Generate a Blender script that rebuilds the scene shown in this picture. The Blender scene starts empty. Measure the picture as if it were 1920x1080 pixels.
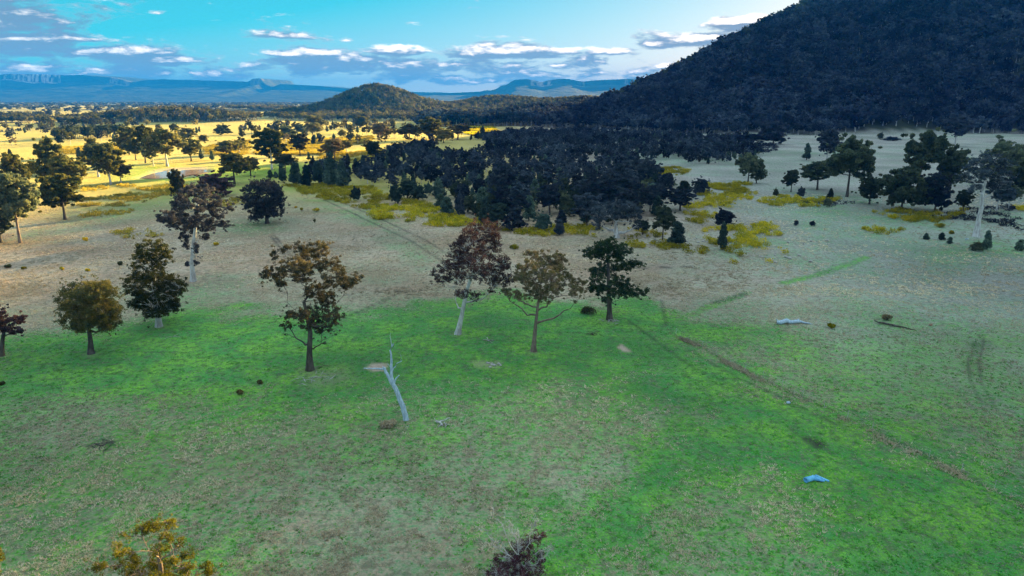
import bpy, math, random
import numpy as np
from mathutils import Vector
rng = np.random.default_rng(7)
random.seed(7)
S = bpy.context.scene
COL = S.collection
rad = math.radians

# ------------------------------------------------------------------ camera
F = 1297.0; PITCH = rad(15.3); HC = 40.0
cam_d = bpy.data.cameras.new('camera'); cam = bpy.data.objects.new('camera', cam_d); COL.objects.link(cam)
cam.location = (0, 0, HC); cam.rotation_euler = (rad(90) - PITCH, 0, 0)
cam_d.sensor_width = 36; cam_d.lens = 36 * F / 1920; cam_d.clip_start = 0.5; cam_d.clip_end = 60000
S.camera = cam
CP, SP = math.cos(PITCH), math.sin(PITCH)
def ray(u, v):
    a = u - 960; b = 540 - v
    return a, F * CP + b * SP, b * CP - F * SP
def G(u, v, z=0.0):
    x, y, zz = ray(u, v); t = (z - HC) / zz
    return x * t, y * t
def AT(u, v, Y):
    x, y, z = ray(u, v); t = Y / y
    return x * t, Y, HC + z * t

# ------------------------------------------------------------------ sun, sky, exposure
SUN_EL = rad(10.5); SUN_AZ = rad(36)          # azimuth measured from +Y towards +X
SUN_STRENGTH = 5.0
SKY_STRENGTH = 0.05
EXPOSURE = 3.15
HAZE = 0.85e-4; HAZE_COL = (0.004, 0.14, 0.66)
sd = bpy.data.lights.new('sun', 'SUN'); sun = bpy.data.objects.new('sun', sd); COL.objects.link(sun)
sd.energy = SUN_STRENGTH; sd.angle = rad(0.6); sd.color = (1.0, 0.71, 0.24)
sdir = Vector((math.sin(SUN_AZ) * math.cos(SUN_EL), math.cos(SUN_AZ) * math.cos(SUN_EL), math.sin(SUN_EL)))
sun.rotation_euler = sdir.to_track_quat('Z', 'Y').to_euler()
sun.location = (300, 300, 600)
S.view_settings.view_transform = 'Standard'; S.view_settings.look = 'None'
S.view_settings.exposure = EXPOSURE; S.view_settings.gamma = 1.0; S.view_settings.use_curve_mapping = False
S.render.engine = 'CYCLES'
S.cycles.use_denoising = True
S.cycles.max_bounces = 5; S.cycles.diffuse_bounces = 3; S.cycles.glossy_bounces = 2
S.cycles.transmission_bounces = 3; S.cycles.transparent_max_bounces = 4; S.cycles.volume_bounces = 0
S.cycles.use_adaptive_sampling = True; S.cycles.adaptive_threshold = 0.02

class N:
    """small helper that writes node maths"""
    def __init__(s, nt): s.nt = nt; s.n = nt.nodes; s.l = nt.links
    def new(s, t, **k):
        n = s.n.new(t)
        for a, b in k.items(): setattr(n, a, b)
        return n
    def put(s, sock, v):
        if isinstance(v, bpy.types.NodeSocket): s.l.new(v, sock)
        elif v is not None:
            if isinstance(v, tuple) and len(v) == 3 and sock.type == 'RGBA': v = v + (1,)
            sock.default_value = v
    def m(s, op, a, b=None, c=None, clamp=False):
        n = s.new('ShaderNodeMath', operation=op, use_clamp=clamp)
        for i, v in enumerate((a, b, c)):
            if v is not None: s.put(n.inputs[i], v)
        return n.outputs[0]
    def mix(s, f, a, b, blend='MIX'):
        n = s.new('ShaderNodeMix', data_type='RGBA', blend_type=blend)
        s.put(n.inputs[0], f); s.put(n.inputs[6], a); s.put(n.inputs[7], b)
        return n.outputs[2]
    def ss(s, x, a, b, lo=0.0, hi=1.0):
        n = s.new('ShaderNodeMapRange', interpolation_type='SMOOTHSTEP')
        s.put(n.inputs[0], x)
        for i, v in zip((1, 2, 3, 4), (a, b, lo, hi)): s.put(n.inputs[i], v)
        return n.outputs[0]
    def noise(s, vec, scale, detail=4, rough=0.55, dist=0.0, out=0):
        n = s.new('ShaderNodeTexNoise'); s.put(n.inputs['Vector'], vec)
        n.inputs['Scale'].default_value = scale; n.inputs['Detail'].default_value = detail
        n.inputs['Roughness'].default_value = rough; n.inputs['Distortion'].default_value = dist
        return n.outputs[out]
    def comb(s, x, y, z=0.0):
        n = s.new('ShaderNodeCombineXYZ')
        for i, v in enumerate((x, y, z)): s.put(n.inputs[i], v)
        return n.outputs[0]

W = bpy.data.worlds.new('World'); S.world = W; W.use_nodes = True
w = N(W.node_tree); w.n.clear()
sky = w.new('ShaderNodeTexSky'); sky.sky_type = 'NISHITA'; sky.sun_disc = False
sky.sun_elevation = SUN_EL; sky.sun_rotation = SUN_AZ; sky.altitude = 300
sky.air_density = 1.0; sky.dust_density = 0.6; sky.ozone_density = 2.0
sepc = w.new('ShaderNodeSeparateColor'); w.l.new(sky.outputs[0], sepc.inputs[0])
gr = [w.m('POWER', sepc.outputs[i], 0.36) for i in range(3)]      # compressed like the photograph's tone mapping
K = 1.55 / (SKY_STRENGTH * 2 ** EXPOSURE)
KS = K * .66
r_ = w.m('MULTIPLY', w.m('MAXIMUM', w.m('MULTIPLY', gr[0], .04), w.m('MULTIPLY', w.m('SUBTRACT', gr[0], 1.48), .95)), KS)
g_ = w.m('MULTIPLY', w.m('MAXIMUM', w.m('MULTIPLY', gr[1], .34), w.m('SUBTRACT', w.m('MULTIPLY', gr[1], .62), .52)), KS)
b_c = w.m('MULTIPLY', gr[2], .42 * KS)
cmb = w.new('ShaderNodeCombineColor')
for i_, s_ in enumerate((r_, g_, b_c)): w.l.new(s_, cmb.inputs[i_])
skyc = cmb.outputs[0]
tc = w.new('ShaderNodeTexCoord')
sp = w.new('ShaderNodeSeparateXYZ'); w.l.new(tc.outputs['Generated'], sp.inputs[0])
az = w.m('ARCTAN2', sp.outputs[0], sp.outputs[1])
el = w.m('ARCSINE', sp.outputs[2])
def px_dir(u, v):
    x, y, z = ray(u, v); return math.atan2(x, y), math.atan2(z, math.hypot(x, y))
# u, v, half width, half height, strength
CL = [(20,60,95,30,1.0),(40,20,100,26,.8),(70,75,55,12,.6),(90,75,50,7,.4),(40,97,60,10,.7),(170,98,60,10,.9),(240,104,70,13,1.0),(310,113,75,9,.9),
      (140,73,55,5,.7),(60,125,120,12,.5),(240,125,120,12,.55),(400,130,120,12,.55),(198,31,34,5,.5),(300,22,24,4,.4),(535,64,42,6,.6),
      (590,103,70,8,.9),(560,116,60,8,.9),(650,110,80,12,.9),(640,125,130,14,.8),(735,95,50,8,1.1),(760,130,120,16,.8),(900,102,60,7,1.0),(960,98,110,10,1.1),
      (850,125,130,12,.75),(1000,125,150,10,.8),(1140,95,42,8,1.0),(1100,116,36,10,1.0),(1060,133,120,6,.7),(1230,82,34,6,.9),(1300,76,70,8,1.1),(1250,123,24,6,.8),
      (1390,42,62,9,1.1),(480,125,70,10,.6),(560,140,120,10,.6),(1160,136,100,6,.7),(1345,50,20,4,.6),(655,77,12,3,.5),(880,68,60,2.5,.35)]
def cloud_density(elv):
    b = None
    for (u, v, ru, rv, st) in CL:
        a0, e0 = px_dir(u, v); ra, re = ru * 1.25 / 1340, rv * 1.45 / 1340
        dx = w.m('MULTIPLY', w.m('SUBTRACT', az, a0), 1 / ra)
        dy = w.m('MULTIPLY', w.m('SUBTRACT', elv, e0), 1 / re)
        q = w.m('MULTIPLY_ADD', dx, dx, w.m('MULTIPLY', dy, dy))
        g = w.m('MULTIPLY', w.m('EXPONENT', w.m('MULTIPLY', q, -0.9)), st)
        b = g if b is None else w.m('MAXIMUM', b, g)
    p = w.comb(w.m('MULTIPLY', az, 1.0), w.m('MULTIPLY', elv, 3.3), 0.37)
    n1 = w.noise(p, 15, 8, 0.60, 0.35)
    n1 = w.m('ADD', n1, w.m('MULTIPLY', w.m('SUBTRACT', w.noise(p, 52, 5, 0.6), .5), .32))
    # thin band of cloud all round the horizon, thinning upwards
    band = w.ss(w.m('ABSOLUTE', w.m('SUBTRACT', elv, 0.034)), 0.0, 0.036, 0.55, 0.0)
    n2 = w.noise(w.comb(az, w.m('MULTIPLY', elv, 4.0), 2.1), 4.5, 5, 0.6)
    # scattered clouds added outside the frame, all round and overhead, to lift ambient light
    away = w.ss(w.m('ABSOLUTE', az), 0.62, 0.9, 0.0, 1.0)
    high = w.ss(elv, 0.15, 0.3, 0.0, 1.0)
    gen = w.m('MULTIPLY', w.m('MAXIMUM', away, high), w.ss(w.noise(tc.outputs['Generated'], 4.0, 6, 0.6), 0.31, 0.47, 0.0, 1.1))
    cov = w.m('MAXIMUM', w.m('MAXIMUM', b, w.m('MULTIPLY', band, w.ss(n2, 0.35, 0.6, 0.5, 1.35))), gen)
    return w.m('SUBTRACT', w.m('MULTIPLY_ADD', w.m('SUBTRACT', n1, 0.5), 2.2, cov), 0.27)
d0 = cloud_density(el)
d1 = cloud_density(w.m('ADD', el, 0.007))
alpha = w.ss(d0, 0.0, 0.48)
lit = w.ss(w.m('SUBTRACT', d0, d1), 0.10, 0.75)
thin = w.m('MAXIMUM', w.ss(d0, 0.0, 0.30, 0.36, 0.0), w.ss(el, 0.14, 0.4, 0.0, 0.62))      # unseen high cloud is brightened to lift the ambient light
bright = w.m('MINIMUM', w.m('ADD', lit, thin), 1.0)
sunside = w.ss(az, -0.6, 0.5, 0.0, 1.0)
c_lo = w.mix(sunside, tuple(K * x for x in (.11, .19, .27)), tuple(K * x for x in (.17, .21, .27)))
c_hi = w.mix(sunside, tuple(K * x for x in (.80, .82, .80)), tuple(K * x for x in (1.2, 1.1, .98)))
c_hi = w.mix(w.ss(el, .14, .4), c_hi, tuple(K * x for x in (.76, 1.02, 1.16)))  # unseen high cloud tinted bluish to cool the light on the shaded ground
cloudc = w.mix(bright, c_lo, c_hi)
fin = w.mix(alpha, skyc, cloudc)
ge_ = w.m('EXPONENT', w.m('MULTIPLY', w.m('MAXIMUM', el, 0.0), -11.0))      # paler, warmer, brighter air low down, all round
gl = w.new('ShaderNodeVectorMath', operation='MULTIPLY'); w.l.new(fin, gl.inputs[0])
w.l.new(w.comb(*[w.m('MULTIPLY_ADD', ge_, k_, 1.0) for k_ in (1.15, .85, .60)]), gl.inputs[1]); fin = gl.outputs[0]
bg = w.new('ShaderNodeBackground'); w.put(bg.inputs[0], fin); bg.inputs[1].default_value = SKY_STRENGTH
wo = w.new('ShaderNodeOutputWorld'); w.l.new(bg.outputs[0], wo.inputs[0])
W.cycles.sampling_method = 'MANUAL'; W.cycles.sample_map_resolution = 1024

# ------------------------------------------------------------------ terrain height
def sst(x, a, b):
    t = np.clip((x - a) / (b - a), 0, 1); return t * t * (3 - 2 * t)
def vnoise(x, y, seed=0):
    """cheap smooth value noise, numpy"""
    xi = np.floor(x).astype(np.int64); yi = np.floor(y).astype(np.int64)
    fx = x - xi; fy = y - yi
    fx = fx * fx * (3 - 2 * fx); fy = fy * fy * (3 - 2 * fy)
    def h(a, b):
        n = (a * 374761393 + b * 668265263 + seed * 2147483647) & 0xffffffff
        n = ((n ^ (n >> 13)) * 1274126177) & 0xffffffff
        return ((n ^ (n >> 16)) & 0xffff) / 65535.0
    return (h(xi, yi) * (1 - fx) + h(xi + 1, yi) * fx) * (1 - fy) + (h(xi, yi + 1) * (1 - fx) + h(xi + 1, yi + 1) * fx) * fy
def fbm(x, y, s, o=4, seed=0):
    r = 0; a = 1; t = 0
    for i in range(o):
        r = r + a * vnoise(x / s, y / s, seed + i * 17); t += a; a *= .5; s /= 2.03
    return r / t
CX = [-90, -20, 130, 213, 312, 409, 505, 620, 760, 900, 1200, 1700, 2400]
CZ = [0, 3, 22, 49, 94, 143, 186, 231, 260, 287, 330, 340, 290]  # crest heights out of view are shaped to set where the shadow edge falls
CY = [1230, 1230, 1250, 1210, 1250, 1280, 1300, 1320, 1330, 1340, 1300, 1300, 1300]
FX = [-90, 100, 200, 330, 600, 900, 1300, 2400]
FY = [1050, 1000, 860, 830, 850, 850, 800, 700]
def Hgt(x, y):
    x = np.asarray(x, float); y = np.asarray(y, float)
    r = np.hypot(x, y)
    h = (fbm(x, y, 42, 3, 3) - .5) * 1.0 * sst(r, 20, 90)
    cz = np.interp(x, CX, CZ); cy = np.interp(x, CX, CY); fy = np.interp(x, FX, FY)
    wob = (fbm(x, y, 160, 3, 9) - .5)
    t = np.clip((y - fy) / (cy - fy) , 0, 1)
    t = t + 0.10 * wob * np.sin(np.pi * np.clip(t, 0, 1))
    gul = 42 * (fbm(x + .25 * y, y * .25, 85, 3, 14) - .5) * np.sin(np.pi * t) * sst(cz, 20, 120)
    front = gul + cz * (t * .86 + .14 * t * t * (3 - 2 * t))
    back = cz * (1 - sst(y, cy, cy + 300 + cz * .5))
    h = h + np.where(y < cy, front, back)
    h = h + 50 * np.exp(-(((x + 318) / 105) ** 2 + ((y - 1700) / 140) ** 2) * .9) * (1 + .3 * wob)
    h = h + 12 * np.exp(-(((x + 318) / 230) ** 2 + ((y - 1650) / 200) ** 2))
    h = h + 30 * np.exp(-(((x + 60) / 130) ** 2 + ((y - 1900) / 190) ** 2)) * (1 + .5 * wob)
    h = h + 33 * np.exp(-(((x - 200) / 190) ** 2 + ((y - 1850) / 170) ** 2)) * (1 + .5 * wob)
    h = h + 15 * np.exp(-(((x + 590) / 130) ** 2 + ((y - 1230) / 90) ** 2))
    h = h + 9 * np.exp(-(((x + 800) / 500) ** 2 + ((y - 2250) / 160) ** 2))
    return h

# ------------------------------------------------------------------ mesh helpers
def mesh_np(name, V, Fc, n=None, attrs=None, smooth=False):
    """V (k,3); Fc (m,c) equal sized faces"""
    me = bpy.data.meshes.new(name)
    V = np.ascontiguousarray(V, np.float32); Fc = np.ascontiguousarray(Fc, np.int32)
    me.vertices.add(len(V)); me.vertices.foreach_set('co', V.ravel())
    c = Fc.shape[1]
    me.loops.add(Fc.size); me.loops.foreach_set('vertex_index', Fc.ravel())
    me.polygons.add(len(Fc)); me.polygons.foreach_set('loop_start', np.arange(0, Fc.size, c, dtype=np.int32))
    if smooth: me.polygons.foreach_set('use_smooth', np.ones(len(Fc), bool))
    for k, a in (attrs or {}).items():
        at = me.attributes.new(k, 'FLOAT', 'POINT'); at.data.foreach_set('value', np.ascontiguousarray(a, np.float32))
    me.update(calc_edges=True)
    return me
def link(name, data, mat=None, parent=None, loc=None):
    o = bpy.data.objects.new(name, data); COL.objects.link(o)
    if mat is not None and data is not None and len(data.materials) == 0: data.materials.append(mat)
    if parent is not None: o.parent = parent
    if loc is not None: o.location = loc
    return o
def tag(o, label=None, cat=None, group=None, kind=None):
    if label: o['label'] = label
    if cat: o['category'] = cat
    if group: o['group'] = group
    if kind: o['kind'] = kind
    return o
def inpoly(x, y, P):
    r = np.zeros(x.shape, bool); n = len(P); j = n - 1
    for i in range(n):
        xi, yi = P[i]; xj, yj = P[j]
        c = ((yi > y) != (yj > y)) & (x < (xj - xi) * (y - yi) / (yj - yi + 1e-12) + xi)
        r ^= c; j = i
    return r
def polydist(x, y, P, closed=True):
    d = np.full(x.shape, 1e9); n = len(P)
    for i in range(n if closed else n - 1):
        ax, ay = P[i]; bx, by = P[(i + 1) % n]
        vx, vy = bx - ax, by - ay; L = vx * vx + vy * vy + 1e-9
        t = np.clip(((x - ax) * vx + (y - ay) * vy) / L, 0, 1)
        d = np.minimum(d, np.hypot(x - ax - t * vx, y - ay - t * vy))
    return d
def soft(x, y, P, wd):
    """1 inside a ground outline, fading over wd metres"""
    x0 = min(p[0] for p in P) - wd; x1 = max(p[0] for p in P) + wd; y0 = min(p[1] for p in P) - wd; y1 = max(p[1] for p in P) + wd
    out = np.zeros(x.shape); k = (x > x0) & (x < x1) & (y > y0) & (y < y1)
    if k.any():
        xs, ys = x[k], y[k]; d = polydist(xs, ys, P); d = np.where(inpoly(xs, ys, P), -d, d)
        out[k] = 1 - sst(d, -wd, wd)
    return out
def line(x, y, P, wd, fade):
    x0 = min(p[0] for p in P) - wd - fade; x1 = max(p[0] for p in P) + wd + fade; y0 = min(p[1] for p in P) - wd - fade; y1 = max(p[1] for p in P) + wd + fade
    out = np.zeros(x.shape); k = (x > x0) & (x < x1) & (y > y0) & (y < y1)
    if k.any(): out[k] = 1 - sst(polydist(x[k], y[k], P, False), wd, wd + fade)
    return out
def PX(L): return [G(u, v) for u, v in L]

# ------------------------------------------------------------------ what grows where (ground outlines)
LUSH = [(PX([(-40,715),(-40,640),(150,632),(330,590),(440,572),(560,600),(640,610),(740,590),(860,566),(960,560),(1080,566),(1180,570),(1260,588),(1400,612),(1290,640),(1340,690),(1500,752),(1700,850),(1960,985),(1960,1150),(990,1150),(1050,990),(1180,890),(1330,810),(1300,770),(1190,700),(1100,705),(900,712),(820,730),(720,740),(560,742),(470,768),(300,752),(100,735)]), 3.2, 1.0),
        (PX([(470,640),(640,610),(860,570),(1080,566),(1220,575),(1180,610),(1250,680),(1000,700),(820,712),(640,690),(500,690)]), 5, .9),
        (PX([(1050,1000),(1200,880),(1400,770),(1560,790),(1700,850),(1960,985),(1960,1150),(1600,1150),(1540,960),(1380,890),(1240,1000),(1100,1150),(1000,1150)]), 3, .7),
        (PX([(530,345),(560,350),(620,376),(700,410),(770,450),(835,488),(790,500),(730,465),(640,405),(560,365)]), 3, .55),
        (PX([(220,690),(330,560),(560,560),(640,600),(400,760)]), 12, .35),
        (PX([(380,425),(520,405),(560,420),(520,432),(420,435)]), 6, .5),
        (PX([(340,545),(400,520),(470,520),(440,560),(300,600)]), 6, .35),
        (PX([(1790,470),(1870,455),(1920,460),(1920,478),(1800,480)]), 4, .6),
        (PX([(700,750),(800,720),(900,760),(860,840),(760,860),(660,820)]), 6, .35),
        (PX([(120,420),(0,455),(0,470),(240,420),(420,360),(520,330),(380,345),(160,380)]), 8, .45),
        (PX([(180,330),(240,305),(400,315),(560,305),(640,310),(560,330),(380,340),(250,345)]), 14, .8)]
DRYP = [(PX([(1330,890),(1440,885),(1500,920),(1540,960),(1560,1150),(1120,1150),(1250,1000)]), 5, .45),
        (PX([(820,500),(930,440),(1100,445),(1300,470),(1280,560),(1150,560),(1000,545),(860,540)]), 12, .5),
        (PX([(1260,650),(1330,645),(1480,700),(1540,760),(1440,730),(1330,690)]), 5, .35)]
SOIL = [(PX([(684,690),(700,681),(728,683),(724,695),(700,698)]), .5, 1.0), (PX([(1155,650),(1166,646),(1183,658),(1170,660)]), .3, 1.0),
        (PX([(255,335),(290,318),(320,314),(390,313),(396,322),(370,330),(330,335)]), 4, .75),
        (PX([(560,705),(640,690),(660,715),(590,725)]), 2.5, .30), (PX([(885,680),(940,678),(930,692),(890,690)]), .8, .4),
        (PX([(1560,700),(1700,640),(1960,600),(1960,760),(1760,760)]), 12, .18)]
for bu_, bv_, br_ in [(171,666,1.6),(298,614,1.8),(581,694,2.4),(858,628,1.6),(1000,661,1.6),(1143,600,2.4),(362,526,1.8),(501,418,3),(764,791,.9),(2,669,1.5)]:
    bx_, by_ = G(bu_, bv_); SOIL.append(([(bx_ + br_ * .6 * math.cos(a_), by_ + br_ * .6 * math.sin(a_)) for a_ in np.linspace(0, 5.6, 8)], br_ * .6, .32))
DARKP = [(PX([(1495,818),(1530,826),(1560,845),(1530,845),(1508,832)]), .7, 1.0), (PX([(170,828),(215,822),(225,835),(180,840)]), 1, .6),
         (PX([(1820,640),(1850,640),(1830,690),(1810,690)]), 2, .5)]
LINES_G = [(PX([(1470,530),(1530,515),(1590,495),(1625,482)]), .8, 1.4, .7), (PX([(1290,590),(1340,570),(1400,548)]), .8, 1.0, .6),
           (PX([(600,375),(700,425),(760,455),(830,492)]), .3, .4, .0)]
TRACKS = [(PX([(505,440),(525,462),(545,500),(560,530)]), .18), (PX([(512,439),(534,462),(556,500),(570,530)]), .18), (PX([(608,375),(700,420),(770,452),(845,500)]), .25), (PX([(630,375),(720,415),(800,452),(860,490)]), .2),
          (PX([(1300,640),(1400,695),(1500,745),(1650,815),(1800,890),(1950,965)]), .16), (PX([(1290,655),(1390,712),(1500,765),(1650,838)]), .12),
          (PX([(1830,640),(1815,680),(1820,720),(1850,780)]), .04), (PX([(1845,635),(1835,680),(1840,720),(1870,775)]), .04), (PX([(1180,600),(1300,690),(1420,745)]), .12),
          (PX([(1340,565),(1395,550)]), .6), (PX([(860,540),(760,545),(640,600)]), .12), (PX([(940,520),(1100,505),(1300,500)]), .3), (PX([(1250,610),(1240,560),(1160,560)]), .1)]
def green_of(x, y):
    r = np.hypot(x, y); n = fbm(x, y, 14, 4, 21) - .5; n2 = fbm(x, y, 60, 3, 5) - .5
    wx = x + (fbm(x, y, 9, 5, 31) - .5) * 20; wy = y + (fbm(x, y, 9, 5, 41) - .5) * 22
    g = 0.49 - 0.39 * sst(y, 95, 150) + 0.26 * sst(x, 30, 110) * sst(y, 90, 180) * (1 - .5 * sst(y, 260, 400)) + n * .45 + n2 * .5
    g = np.where(y > 900, np.minimum(g, .25), g)
    for P, wd, s in LUSH: g = g + (1.0 - g) * soft(wx, wy, P, wd * 2.6) * s * .86
    for P, wd, s in DRYP: g = g + (.15 - g) * soft(wx, wy, P, wd) * s
    for P, wd, f, s in LINES_G: g = np.maximum(g, line(x, y, P, wd, f) * s)
    return np.clip(g, 0, 1)
def soil_of(x, y):
    s = np.zeros(x.shape)
    for P, wd, k in SOIL: s = np.maximum(s, soft(x, y, P, wd) * k)
    return s
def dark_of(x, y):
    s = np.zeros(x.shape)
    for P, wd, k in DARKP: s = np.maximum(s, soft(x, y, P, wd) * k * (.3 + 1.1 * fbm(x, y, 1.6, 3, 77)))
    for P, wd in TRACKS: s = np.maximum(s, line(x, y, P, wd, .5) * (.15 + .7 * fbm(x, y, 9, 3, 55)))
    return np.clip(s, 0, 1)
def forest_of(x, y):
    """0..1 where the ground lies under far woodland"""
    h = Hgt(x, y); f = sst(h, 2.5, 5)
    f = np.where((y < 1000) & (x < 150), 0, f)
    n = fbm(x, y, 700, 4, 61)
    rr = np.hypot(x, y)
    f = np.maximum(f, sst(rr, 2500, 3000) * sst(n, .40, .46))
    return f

# ------------------------------------------------------------------ materials
def mat(name):
    m = bpy.data.materials.new(name); m.use_nodes = True; q = N(m.node_tree); q.n.clear()
    o = q.new('ShaderNodeOutputMaterial'); return m, q, o
def pbsdf(q, o, col, rough=.8, bump=None, spec=.3):
    b = q.new('ShaderNodeBsdfPrincipled'); q.put(b.inputs['Base Color'], col); q.put(b.inputs['Roughness'], rough)
    b.inputs['Specular IOR Level'].default_value = spec
    if bump is not None: q.l.new(bump, b.inputs['Normal'])
    q.l.new(b.outputs[0], o.inputs[0]); return b
def attr(q, n): a = q.new('ShaderNodeAttribute'); a.attribute_name = n; return a.outputs['Fac']
def bump(q, h, strength, dist):
    b = q.new('ShaderNodeBump'); b.inputs['Strength'].default_value = strength; b.inputs['Distance'].default_value = dist
    q.l.new(h, b.inputs['Height']); return b.outputs[0]

M_ground, q, o = mat('pasture_ground')
pos = q.new('ShaderNodeNewGeometry').outputs['Position']
g = attr(q, 'green'); so = attr(q, 'soil'); dk = attr(q, 'dark'); fo = attr(q, 'forest'); sc = attr(q, 'scrub')
nA = q.noise(pos, .9, 5, .65); nB = q.noise(pos, .16, 4, .6); nC = q.noise(pos, .035, 4, .6); nD = q.noise(pos, 4.0, 3, .6); nF = q.noise(pos, 2.3, 4, .7)
gm = q.m('ADD', g, q.m('ADD', q.m('MULTIPLY', q.m('SUBTRACT', nA, .5), 1.3), q.m('ADD', q.m('MULTIPLY', q.m('SUBTRACT', nB, .5), .7), q.m('MULTIPLY', q.m('SUBTRACT', nF, .5), 1.5))))
gm = q.m('MULTIPLY', q.ss(gm, .08, 1.0), .94)
dry = q.mix(q.ss(nB, .3, .7), (.54, .38, .27), (.62, .48, .35))
dry = q.mix(q.ss(nC, .42, .62), dry, (.52, .33, .22))
spx = q.new('ShaderNodeSeparateXYZ'); q.l.new(pos, spx.inputs[0])
dry = q.mix(q.m('MULTIPLY', q.ss(spx.outputs[0], 0, 110), .80), dry, q.mix(nB, (.32, .34, .34), (.45, .41, .40)))      # bluish cast of the shaded eastern side painted into the dry grass
grn = q.mix(q.ss(nB, .35, .65), (.06, .38, .06), (.26, .60, .05))
grn = q.mix(q.ss(nD, .35, .7), grn, (.035, .22, .045))
grn = q.mix(q.m('MULTIPLY', q.ss(g, .75, .35), .75), grn, (.06, .30, .16)); grn = q.mix(q.m('MULTIPLY', q.ss(nC, .52, .36), .7), grn, (.025, .24, .04)); c = q.mix(gm, dry, grn)
nE = q.noise(pos, .022, 3, .5); vv = q.new('ShaderNodeHueSaturation'); q.put(vv.inputs['Color'], c); q.put(vv.inputs['Value'], q.ss(nE, .3, .7, .72, 1.12)); c = vv.outputs[0]
c = q.mix(q.m('MULTIPLY', q.ss(nA, .56, .36, 0, 1), .6), c, (.05, .09, .04)); c = q.mix(q.m('MULTIPLY', q.ss(nD, .52, .72), .35), c, (.60, .52, .36))
c = q.mix(q.m('MULTIPLY', sc, .75), c, q.mix(q.m('ADD', gm, .20, clamp=True), q.mix(nC, (.52, .36, .06), (.62, .47, .14)), (.26, .38, .02)))
c = q.mix(so, c, q.mix(nA, (.42, .30, .22), (.55, .42, .33)))
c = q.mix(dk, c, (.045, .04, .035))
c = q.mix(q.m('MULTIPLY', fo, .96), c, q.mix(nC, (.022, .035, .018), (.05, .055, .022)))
b = bump(q, q.m('ADD', nA, q.m('MULTIPLY', nD, .6)), 1.0, .5)
pbsdf(q, o, c, .95, b, .1)

def leaf_mat(name, c1, c2, c3, trans=.45, tscale=.30):
    m, q, o = mat(name)
    t = attr(q, 'tone'); oi = q.new('ShaderNodeObjectInfo'); rnd = oi.outputs['Random']
    col = q.mix(q.ss(t, 0, .75), c1, c2); col = q.mix(q.ss(t, .72, 1.0), col, c3)
    k = q.m('MULTIPLY_ADD', rnd, 1.35, .42)
    hsv = q.new('ShaderNodeHueSaturation'); q.put(hsv.inputs['Color'], col); q.put(hsv.inputs['Value'], k)
    q.put(hsv.inputs['Hue'], q.m('MULTIPLY_ADD', rnd, -.05, .525))
    gp_ = q.new('ShaderNodeNewGeometry').outputs['Position']       # stands of paler and darker trees
    q.put(hsv.inputs['Value'], q.m('MULTIPLY', k, q.ss(q.noise(gp_, .016, 3, .6), .34, .66, .62, 1.4)))
    d = q.new('ShaderNodeBsdfDiffuse'); q.put(d.inputs[0], hsv.outputs[0])
    tr = q.new('ShaderNodeBsdfTranslucent'); q.put(tr.inputs[0], hsv.outputs[0])
    mx = q.new('ShaderNodeMixShader'); mx.inputs[0].default_value = trans
    q.l.new(d.outputs[0], mx.inputs[1]); q.l.new(tr.outputs[0], mx.inputs[2]); q.l.new(mx.outputs[0], o.inputs[0])
    return m
L_dark = leaf_mat('dark_gum_leaves', (.042, .064, .044), (.13, .15, .082), (.30, .27, .13))
L_olive = leaf_mat('olive_gum_leaves', (.055, .075, .028), (.17, .155, .05), (.34, .25, .07))
L_gold = leaf_mat('golden_green_leaves', (.12, .12, .02), (.34, .27, .03), (.55, .38, .05), .45)
L_red = leaf_mat('reddish_gum_leaves', (.05, .036, .04), (.17, .095, .10), (.38, .23, .22))
L_pine = leaf_mat('cypress_leaves', (.026, .045, .044), (.085, .125, .095), (.22, .25, .13), .2)
L_brack = leaf_mat('bracken_fronds', (.20, .22, .02), (.64, .47, .02), (.85, .46, .03), .5)
L_forest = leaf_mat('forest_leaves', (.018, .026, .045), (.070, .082, .100), (.20, .20, .20), .3)
L_sparse = leaf_mat('sparse_brown_leaves', (.07, .085, .035), (.18, .14, .075), (.32, .22, .15), .35)
L_purple = leaf_mat('dry_purple_leaves', (.045, .020, .028), (.09, .035, .04), (.15, .06, .05), .3)
L_tdry = leaf_mat('dry_tussock', (.60, .46, .32), (.80, .64, .46), (.90, .80, .62), .5)
L_tgreen = leaf_mat('green_tussock', (.07, .30, .04), (.15, .45, .05), (.36, .48, .12), .45)

L_deep = leaf_mat('deep_shade_leaves', (.016, .016, .022), (.045, .042, .046), (.12, .10, .085), .25)
L_mid = leaf_mat('mid_green_leaves', (.040, .075, .040), (.11, .17, .075), (.24, .28, .11), .4)
L_bronze = leaf_mat('bronze_green_leaves', (.035, .042, .030), (.105, .085, .045), (.28, .18, .08), .4)
def bark_mat(name, a, b_, sc=1.5):
    m, q, o = mat(name); tc = q.new('ShaderNodeTexCoord').outputs['Object']
    mp = q.new('ShaderNodeMapping'); mp.inputs['Scale'].default_value = (1, 1, .35); q.l.new(tc, mp.inputs[0])
    n = q.noise(mp.outputs[0], sc, 5, .65); n2 = q.noise(mp.outputs[0], sc * 6, 3, .6)
    col = q.mix(q.ss(n, .38, .62), a, b_); col = q.mix(q.ss(n2, .55, .75, 0, .6), col, tuple(x * .45 for x in a))
    pbsdf(q, o, col, .85, bump(q, n2, .6, .05), .2); return m
B_pale = bark_mat('pale_gum_bark', (.60, .59, .57), (.36, .33, .31))
B_dark = bark_mat('dark_bark', (.05, .04, .035), (.11, .09, .075))
B_brown = bark_mat('brown_bark', (.26, .19, .15), (.13, .09, .07))
B_grey = bark_mat('weathered_wood', (.55, .53, .50), (.33, .30, .28), 2.5)
B_white = bark_mat('bleached_wood', (.50, .62, .70), (.30, .40, .48), 5.0)
B_blue = bark_mat('blue_white_surface', (.20, .58, .82), (.12, .36, .66), 4.0)

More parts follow.
